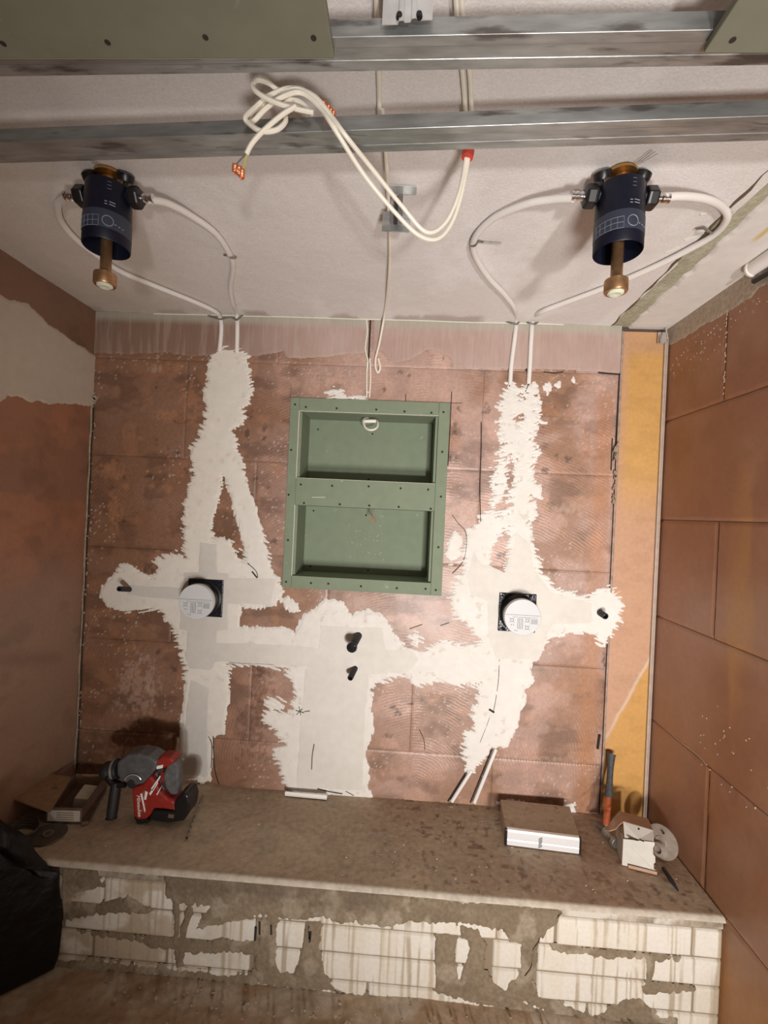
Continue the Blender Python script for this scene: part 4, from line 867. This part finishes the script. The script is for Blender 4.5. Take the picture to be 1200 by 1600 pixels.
for a, b in ((0, .009), (Lf-.007, Lf)):
    mb = MB(); mb.prism([fpt(a, -.014, ZT), fpt(b, -.014, ZT), fpt(b, .001, ZT), fpt(a, .001, ZT)], (0, 0, .056)); mb.build('end_cap', M['black'], o, bevel=.002)
mb = MB()
for k in range(6): q = fpt(Lf*.47+.0, .0012, ZT+.010+k*.006); mb.box(q, (.014, .0008, .0026), rz=-.07, ry=-.5)
mb.build('printed_mark', M['print'], o)['kind'] = 'stuff'

# --- hammer leaning in the corner
o = empty('claw_hammer', (.80, -.14, ZT), 'hammer with dark grip and orange shaft leaning against the corner', 'hammer')
top = at(955, 1178, 'y', -.022); low = at(947, 1290, 'y', -.125); mid = at(951, 1246, 'y', -.085)
dirh = (top-mid).normalized()
MB().tube([mid, mid.lerp(top, .15), mid.lerp(top, .5), mid.lerp(top, .85), top], lambda t: .0135+.0025*math.cos(t*6.3)+(.002 if t > .95 else 0), 14, 3).build('grip', M['grip'], o, smooth=True)
MB().tube([low, low.lerp(mid, .5), mid+dirh*.004], .0115, 12).build('shaft', M['orange'], o, smooth=True)
hd = at(947, 1306, 'y', -.14); 
MB().tube([low+(low-mid).normalized()*-.004, low+(low-mid)*.15, Vector((hd.x+.001, hd.y, ZT+.035))], .0085, 10).build('neck', M['steel'], o, smooth=True)
hc = Vector((hd.x+.002, hd.y-.004, ZT+.022))
MB().lathe([(.0165, -.050), (.0185, -.048), (.0185, -.036), (.012, -.030), (.012, -.010), (.014, -.004), (.014, .014), (.009, .018)], hc, (-.25, 1, .05), 20).build('striking_head', M['steel'], o, smooth=True)
MB().prism([hc+Vector((-.012, .014, .010)), hc+Vector((.012, .014, .010)), hc+Vector((.016, .075, -.006)), hc+Vector((-.020, .075, -.006))], (0, 0, -.010)).build('claw', M['steel'], o, bevel=.002)

# --- torn white carton
o = empty('torn_carton', (.83, -.26, ZT), 'torn white cardboard carton with folded brown flaps, right end of bench', 'carton')
fA, fB, fC, fD = at(972, 1350, 'y', -.268), at(1025, 1366, 'y', -.296), at(1023, 1316, 'y', -.290), at(974, 1311, 'y', -.268)
fA.z = ZT+.001; fB.z = ZT+.001
bkv = Vector((.02, .095, 0)); th = .003
def sheet(name, pts, n, m_):
    n = Vector(n).normalized()*th
    return MB().prism(pts, n).build(name, M[m_], o, bevel=.0006, seg=1)
# jagged right edge like the die-cut flap
edge = []
for i, t in enumerate([0, .1, .16, .3, .36, .55, .62, .8, .9, 1]): e = fB.lerp(fC, t); edge.append(e+Vector(((-.007 if i in (2, 3, 6, 7) else 0), 0, 0)))
sheet('front_wall', [fA]+edge+[fD], (0, 1, 0), 'carton')
flE, flF = at(974, 1284, 'y', -.235), at(1021, 1298, 'y', -.255)
sheet('upper_flap', [fD+Vector((.004, 0, .004)), fC.lerp(fD, .5)+Vector((0, 0, .004)), fC+Vector((-.002, 0, .002)), flF, flE], (0, 1, .3), 'carton')
tE, tF = at(968, 1267, 'y', -.165), at(1013, 1279, 'y', -.185)
sheet('top_flap', [flE, flF, tF, tE], (0, .2, -1), 'cartonb')
sheet('side_wall', [fA, fD, fD+bkv, Vector((fA.x+bkv.x, fA.y+bkv.y, ZT+.001))], (1, 0, 0), 'carton')
sheet('side_wall', [fB+Vector((-.004, .002, 0)), fC+Vector((-.004, .002, -.004)), fC+bkv, Vector((fB.x+bkv.x, fB.y+bkv.y, ZT+.001))], (-1, 0, 0), 'cartonb')
cv = [at(968,1267,'y',-.165), at(960,1276,'y',-.18), at(953,1286,'y',-.19), at(946,1297,'y',-.20)]
cw = [flE, at(968,1288,'y',-.23), at(962,1295,'y',-.225), at(953,1298,'y',-.22)]
mb = MB(); vs = []; 
for a, b in zip(cv, cw): vs += [a, b, a+Vector((0, 0, -th)), b+Vector((0, 0, -th))]
fs = []
for i in range(3): k = i*4; fs += [(k, k+4, k+5, k+1), (k+2, k+3, k+7, k+6), (k, k+2, k+6, k+4), (k+1, k+5, k+7, k+3)]
fs += [(0, 1, 3, 2), (12, 14, 15, 13)]
mb.add(vs, fs); mb.build('curled_flap', M['cartonb'], o, smooth=False)
mb = MB(); mb.tube([at(982,1309,'y',-.278), at(992,1312,'y',-.280), at(997,1313,'y',-.281)], .0022, 5); mb.tube([at(1000,1312,'y',-.282), at(1006,1315,'y',-.284)], .0018, 5); mb.lathe([(.0001, -.001), (.0035, -.001), (.0035, .001)], at(998,1295,'y',-.272), (0, 1, 0), 8)
mb.build('slot', M['crack'], o)['kind'] = 'stuff'
MB().box(at(1004, 1359, 'y', -.2905)+Vector((0, 0, 0)), (.085, .002, .010), rz=-.26, ry=.0).build('torn_edge', M['cartonb'], o)

# --- cutting disc leaning behind it
o = empty('dusty_disc', (.955, -.20, ZT), 'dusty grey-brown disc with a hub leaning on the right wall', 'disc')
cD = Vector((.947, -.215, ZT+.054)); axd = Vector((-.80, -.52, .20))
MB().lathe([(.0001, .004), (.018, .004), (.020, .002), (.044, .001), (.053, -.001), (.054, -.005), (.046, -.006), (.0001, -.006)], cD, axd, 36).build('plate', M['disc'], o, smooth=True)
MB().lathe([(.024, .003), (.026, .006), (.022, .016), (.012, .019), (.010, .010)], cD+Vector((-.003, -.005, -.022)), axd, 24).build('hub', M['disc'], o, smooth=True)
MB().lathe([(.0001, .003), (.0042, .003), (.0042, .001)], cD+Vector((.004, -.006, .036)), axd, 10).build('hole', M['crack'], o)
# --- slim black chisel
p, q = at(1036, 1356, 'z', ZT+.006), at(1060, 1392, 'z', ZT+.006)
o = empty('slim_punch', (p+q)/2, 'slim dark blue-black punch lying at the right bench end', 'tool'); o.location.z = ZT; WO[o.name].z = ZT
MB().lathe([(.0045, 0), (.0058, .002), (.0058, (q-p).length*.75), (.004, (q-p).length*.8), (.0022, (q-p).length)], p, q-p, 8).build('rod', mat('blue_black', (.012, .016, .028), rough=.4), o, smooth=True)
# --- white strip at the wall foot
p, q = at(446, 1240, 'z', ZT+.006), at(511, 1246, 'z', ZT+.006)
o = empty('profile_offcut', (p+q)/2, 'short white profile offcut lying at the wall foot in the middle of the bench', 'offcut'); o.location.z = ZT; WO[o.name].z = ZT
d = (q-p).normalized(); n = Vector((-d.y, d.x, 0))
MB().prism([p-n*.008, q-n*.008, q-n*.006+Vector((0, 0, .012)), p-n*.006+Vector((0, 0, .012))], n*.003).build('web', M['white'], o)
MB().prism([p-n*.008-Vector((0, 0, .004)), q-n*.008-Vector((0, 0, .004)), q+n*.014-Vector((0, 0, .004)), p+n*.014-Vector((0, 0, .004))], (0, 0, .003)).build('base', M['white'], o)
# --- drill bit beside the hammer drill
p, q = at(318, 1243, 'z', ZT+.006), at(292, 1309, 'z', ZT+.005)
o = empty('masonry_bit', (p+q)/2, 'long thin masonry drill bit lying right of the red power tool', 'drill bit'); o.location.z = ZT; WO[o.name].z = ZT
d = (q-p); l_ = d.length; dn = d.normalized(); xx, yy, _ = frame(dn)
MB().lathe([(.0045, 0), (.005, .002), (.005, .045), (.0038, .048), (.0038, .06)], p, dn, 8).build('shank', M['steel'], o, smooth=True)
hel = [p+dn*(.055+(l_-.065)*t)+(xx*math.cos(t*40)+yy*math.sin(t*40))*.0022 for t in [i/60 for i in range(61)]]
MB().tube(hel, .003, 6).tube([p+dn*.05, q], .003, 6).build('spiral_flute', M['steel'], o, smooth=True)
MB().prism([q-xx*.005, q+dn*.008, q+xx*.005], yy*.002).build('carbide_tip', M['black'], o)
p = at(308, 1243, 'z', ZT+.003); q = at(304, 1258, 'z', ZT+.003); 
o = MB().tube([p, (p+q)/2+Vector((.003, 0, 0)), q], .003, 6, 3).build('bent_nail', M['steel'], smooth=True); tag(o, 'small bent nail beside the drill bit', 'nail')

# --- cordless hammer drill (traced in its own plane)
YD = -.225
o = empty('hammer_drill', (-.85, YD, ZT), 'red and grey cordless hammer drill standing on the bench with its side handle', 'power tool')
def dp(pts, yc, th_):
    return [Vector((q.x, yc-th_/2, q.z)) for q in (at(x, y, 'y', yc-th_/2) for x, y in pts)], (0, th_, 0)
def dpart(name, pts, m_, th_=.06, yc=YD, bev=.008, par=None):
    P, d = dp(pts, yc, th_)
    for v in P: v.z = max(v.z, ZT+.0005)
    return MB().prism(P, d).build(name, M[m_] if isinstance(m_, str) else m_, par or o, bevel=bev, seg=3, smooth=False)
g = dpart('gear_housing', [(182,1192),(198,1180),(215,1178),(232,1182),(246,1190),(242,1204),(232,1216),(222,1226),(206,1229),(192,1222),(182,1212)], 'gearcase', .072)
dpart('motor_housing', [(205,1232),(222,1226),(234,1212),(243,1222),(250,1238),(262,1248),(272,1252),(276,1268),(258,1265),(240,1264),(236,1272),(228,1281),(214,1282),(208,1275)], 'red', .070)
dpart('rear_cover', [(240,1190),(252,1183),(268,1184),(272,1192),(262,1199),(250,1203),(242,1202)], 'red', .055)
dpart('rear_handle', [(262,1194),(272,1190),(278,1196),(279,1230),(276,1243),(266,1243),(258,1232),(254,1214),(258,1202)], 'greyrub', .040)
dpart('trigger', [(252,1206),(258,1208),(256,1224),(250,1220)], 'red', .018, bev=.003)
dpart('trigger_guard', [(238,1214),(244,1206),(252,1226),(262,1242),(252,1240),(243,1228)], 'gearcase', .030, bev=.003)
b_ = dpart('battery_pack', [(238,1266),(272,1268),(270,1258),(276,1248),(286,1239),(294,1243),(297,1256),(294,1272),(286,1284),(262,1287),(240,1284),(232,1280)], 'black', .075)
dpart('battery_latch', [(263,1272),(272,1273),(271,1279),(262,1278)], 'cardd', .078, bev=.001, par=b_)
dpart('foot_pad', [(209,1277),(232,1281),(231,1287),(214,1288)], 'black', .066, bev=.003)
dpart('gear_cap', [(208,1198),(228,1200),(226,1207),(208,1206)], 'greyrub', .074, bev=.002)
# chuck and collar at the nose (nose towards the left)
nz = at(183, 1202, 'y', YD); nd = (at(160, 1206, 'y', YD)-nz).normalized()
MB().lathe([(.030, -.01), (.034, 0), (.036, .008), (.034, .016), (.028, .020), (.030, .024), (.033, .036), (.030, .044), (.020, .050), (.016, .060)], nz, nd, 28).build('chuck', M['rubber'], o, smooth=True)
MB().lathe([(.0365, -.004), (.0385, -.002), (.0385, .004), (.0365, .006)], nz+nd*.004, nd, 28, close=False).build('steel_ring', M['steel'], o, smooth=True)
# crank / depth ring in front of the gear case
cc = at(207, 1222, 'y', YD-.045)
ring = [cc+Vector((.030*math.cos(t), .004, .024*math.sin(t))) for t in [PI*.12+PI*.85*k/14 for k in range(15)]]
MB().tube(ring, .0022, 6).build('silver_arc', M['zincb'], o, smooth=True)
MB().lathe([(.0001, -.012), (.014, -.012), (.020, -.006), (.022, .02)], cc+Vector((-.010, .02, -.012)), (0, 1, 0), 22).build('mode_dial', M['rubber'], o, smooth=True)
# side handle
ha0, ha1 = at(182, 1222, 'y', YD-.03), at(174, 1278, 'y', YD-.045)
MB().tube([ha0, ha0.lerp(ha1, .15), ha0.lerp(ha1, .5), ha0.lerp(ha1, .9), ha1], lambda t: .0155+.003*math.sin(t*3.1)+(.004 if t > .93 else 0), 16, 3).build('side_handle', M['rubber'], o, smooth=True)
MB().tube([at(168,1215,'y',YD-.03), at(178,1226,'y',YD-.035), at(196,1226,'y',YD-.035)], .010, 10, 3).build('handle_clamp', M['black'], o, smooth=True)
# lettering and bolt mark on the red housing
def text(body, size, loc, rot, name, m_, parent, ext=.0006):
    cu = bpy.data.curves.new(name, 'FONT'); cu.body = body; cu.size = size; cu.extrude = ext; cu.align_x = 'CENTER'; cu.align_y = 'CENTER'; cu.shear = .3
    t = bpy.data.objects.new(name, cu); C.objects.link(t); t.matrix_world = Matrix.Translation(loc) @ rot
    bpy.context.view_layer.update(); dg = bpy.context.evaluated_depsgraph_get()
    me = bpy.data.meshes.new_from_object(t.evaluated_get(dg)); me.transform(Matrix.Translation(loc) @ rot); bpy.data.objects.remove(t)
    me.materials.clear(); return link(name, me, M[m_], parent)
ysurf = YD-.035-.001
text('Milwaukee', .018, at(217, 1259, 'y', ysurf), Matrix.Rotation(PI/2, 4, 'X') @ Matrix.Rotation(math.radians(-83), 4, 'Z'), 'lettering', 'white', o)
mb = MB()
for pts in ([(227,1236),(231,1238),(228,1250),(225,1249)], [(219,1240),(222,1240),(227,1266),(226,1270)], [(233,1240),(246,1222),(247,1224),(235,1243)], [(236,1232),(250,1212),(251,1214),(238,1236)], [(250,1232),(253,1228),(246,1242),(244,1242)]):
    mb.prism([at(x, y, 'y', ysurf) for x, y in pts], (0, .001, 0))
mb.prism([at(x, y, 'y', YD-.0285) for x, y in ((244,1197),(255,1195),(254,1200),(245,1202))], (0, .001, 0))
mb.build('white_stripe', M['white'], o)['kind'] = 'stuff'

# --- open cardboard box in the left corner
o = empty('cardboard_box', (-1.20, -.18, ZT), 'open brown cardboard box with lid flap and white label, left bench corner', 'box')
A, B, Cc, D = Vector((-1.225, -.285, ZT)), Vector((-1.100, -.275, ZT)), Vector((-1.145, -.070, ZT)), Vector((-1.270, -.080, ZT)); hb_ = .055; th = .004; up = Vector((0, 0, hb_))
def wallp(name, a, b, inn, m_): n = Vector(inn).normalized()*th; return MB().prism([a, b, b+up, a+up], n).build(name, M[m_], o)
MB().prism([A, B, Cc, D], (0, 0, th)).build('box_floor', M['cardd'], o)
wallp('box_wall', A, B, (0, 1, 0), 'cardd'); wallp('box_wall', B, Cc, (-1, 0, 0), 'cardd'); wallp('box_wall', Cc, D, (0, -1, 0), 'card'); wallp('box_wall', D, A, (1, 0, 0), 'cardd')
MB().prism([at(x, y, 'z', z_) for x, y, z_ in ((62,1208,.42),(112,1216,.40),(78,1270,.40),(23,1252,.42))], (0, 0, .005)).build('lid_flap', M['card'], o)
mb = MB(); lA = A.lerp(B, .05); lB = A.lerp(B, .95); mb.prism([lA+Vector((0, -.0012, .008)), lB+Vector((0, -.0012, .008)), lB+Vector((0, -.0012, .046)), lA+Vector((0, -.0012, .046))], (0, .001, 0)); mb.build('paper_label', M['label'], o)
mb = MB()
for k in range(4): mb.box(lA.lerp(lB, .55)+Vector((0, -.0018, .014+k*.008)), (.06, .0006, .0022), rz=.08)
mb.build('label_print', mat('brown_print', (.22, .16, .12), rough=.8), o)
o = MB().box((-1.16, -.17, ZT+.028), (.055, .085, .035), rz=.25, ry=.2).build('paper_packet', M['label'], bevel=.002); tag(o, 'pale packet lying inside the open cardboard box', 'packet')
# dark planks/flap leaning beside the box
p = [at(x, y, 'z', ZT+.002) for x, y in ((127,1290),(158,1232),(166,1236),(138,1288))]
o = MB().prism(p, (0, 0, .012)).build('wood_lath', mat('dark_lath', (.11, .06, .04), rough=.8, grain=.2), bevel=.001); tag(o, 'dark narrow wooden lath between cardboard box and power tool', 'lath')
# discs in front of the box
def disc(px, py, r, label, m_):
    c = at(px, py, 'z', ZT+.003); c.z = ZT
    o = empty('grinding_disc', c, label, 'disc')
    MB().lathe([(.012, .001), (r, .000), (r+.001, .002), (r, .0045), (r*.62, .0045), (r*.52, .0025), (r*.3, .0025), (r*.27, .006), (.012, .006)], c, (0, 0, 1), 36).build('abrasive_plate', M[m_], o, smooth=True)
    MB().lathe([(.011, .0060), (.016, .0068), (.016, .0060)], c, (0, 0, 1), 20, close=False).build('centre_ring', M['steel'], o, smooth=True)
    return o
M['discd'] = mat('dark_disc', (.085, .065, .05), rough=.6, grain=.25, gscale=70)
disc(75, 1303, .056, 'dark grinding disc lying flat in front of the cardboard box', 'discd')
c = at(28, 1300, 'z', ZT+.02)
o = empty('wire_coil', (c.x, c.y, ZT), 'dim coil of dark wire against the left wall', 'coil')
for k in range(5): MB().tube([Vector((c.x+(.048+.003*k)*math.cos(t), c.y+(.048+.002*k)*math.sin(t), ZT+.006+.006*k+.003*math.sin(3*t+k))) for t in [2*PI*i/24 for i in range(25)]], .0035, 6).build('winding', M['discd'], o, smooth=True)
mb = MB()
for k in range(90):
    px_ = random.uniform(-1.28, .95); y = random.uniform(-.42, -.02); s = random.uniform(.0015, .006)
    mb.box((px_, y, ZT+s*.3), (s, s*random.uniform(.6, 1.4), s*.6), rz=random.uniform(0, 3))
o = mb.build('bench_crumbs', M['crumb']); tag(o, 'small mortar crumbs scattered over the bench top', 'crumbs', kind='stuff')
mb = MB()
for k in range(60):
    px_ = random.uniform(-1.0, .95); y = random.uniform(-.40, -.02); s = random.uniform(.001, .0035)
    mb.box((px_, y, ZT+s*.3), (s, s, s*.6), rz=random.uniform(0, 3))
o = mb.build('plaster_crumbs', M['wcrumb']); tag(o, 'tiny white plaster crumbs on the bench top', 'crumbs', kind='stuff')
# green scrap stuck to the filling
mb = MB()
for a, b in (((462,1110),(475,1114)), ((467,1104),(470,1118)), ((463,1117),(472,1108)), ((475,1112),(484,1111))): mb.tube([at(*a, 'y', -.004), at(*b, 'y', -.006)], .0014, 5)
o = mb.build('green_scrap', M['twig']); tag(o, 'tiny green plant scrap stuck on the centre filling', 'scrap')

# ================================================================== BLACK BAG
foot = [(-1.034, -.456), (-1.05, -.475), (-1.09, -.512), (-1.14, -.556), (-1.20, -.605), (-1.27, -.652), (-1.315, -.668), (-1.320, -.60), (-1.320, -.52), (-1.318, -.458), (-1.24, -.454), (-1.16, -.454), (-1.09, -.454)]
fp = []
for i, a in enumerate(foot):
    b = foot[(i+1) % len(foot)]
    for k in range(5): t = k/5; fp.append((a[0]*(1-t)+b[0]*t, a[1]*(1-t)+b[1]*t))
fcx, fcy = -1.20, -.53
def bag_top(x): return min(.47, .292+max(0, -1.035-x)*.85)
def ring(t, sc, dz=0):
    out = []
    for i, (x, y) in enumerate(fp):
        a = 2*PI*i/len(fp); wv_ = (.010*math.sin(a*9+t*5)+.007*math.sin(a*17-t*9)+.006*math.sin(a*5+t*13))*(.3+.7*t)
        X = fcx+(x-fcx)*(sc+wv_*2.0); Y = fcy+(y-fcy)*(sc+wv_*2.0); X = max(X, XL+.012); Y = min(Y, YF-.0095)
        out.append((X, Y, max(.012, bag_top(x)*t+dz+.012+.012*math.sin(a*6+t*7)*t)))
    return out
o = empty('rubbish_bag', (fcx, fcy, 0), 'black rubbish bag slumped against the left end of the bench', 'bag')
rings = [ring(0, .97)]+[ring(k/9, 1+.05*math.sin(k/9*PI)) for k in range(1, 10)]+[ring(1, 1-.2*k-.02, .012*k) for k in range(1, 4)]
nf = len(fp); mb = MB(); vs = [v for r_ in rings for v in r_]
fs = [(i*nf+k, i*nf+(k+1) % nf, (i+1)*nf+(k+1) % nf, (i+1)*nf+k) for i in range(len(rings)-1) for k in range(nf)]
mb.add(vs, fs+[tuple(reversed(range(nf)))]); mb.build('bag_side', M['bag'], o, smooth=True)
rings = [ring(1, .42-.09*k, -.006*k+.035) for k in range(5)]; mb = MB(); vs = [v for r_ in rings for v in r_]
fs = [(i*nf+k, i*nf+(k+1) % nf, (i+1)*nf+(k+1) % nf, (i+1)*nf+k) for i in range(len(rings)-1) for k in range(nf)]
mb.add(vs, fs+[tuple(range(4*nf, 5*nf))]); mb.build('bag_mouth', M['bag'], o, smooth=True)
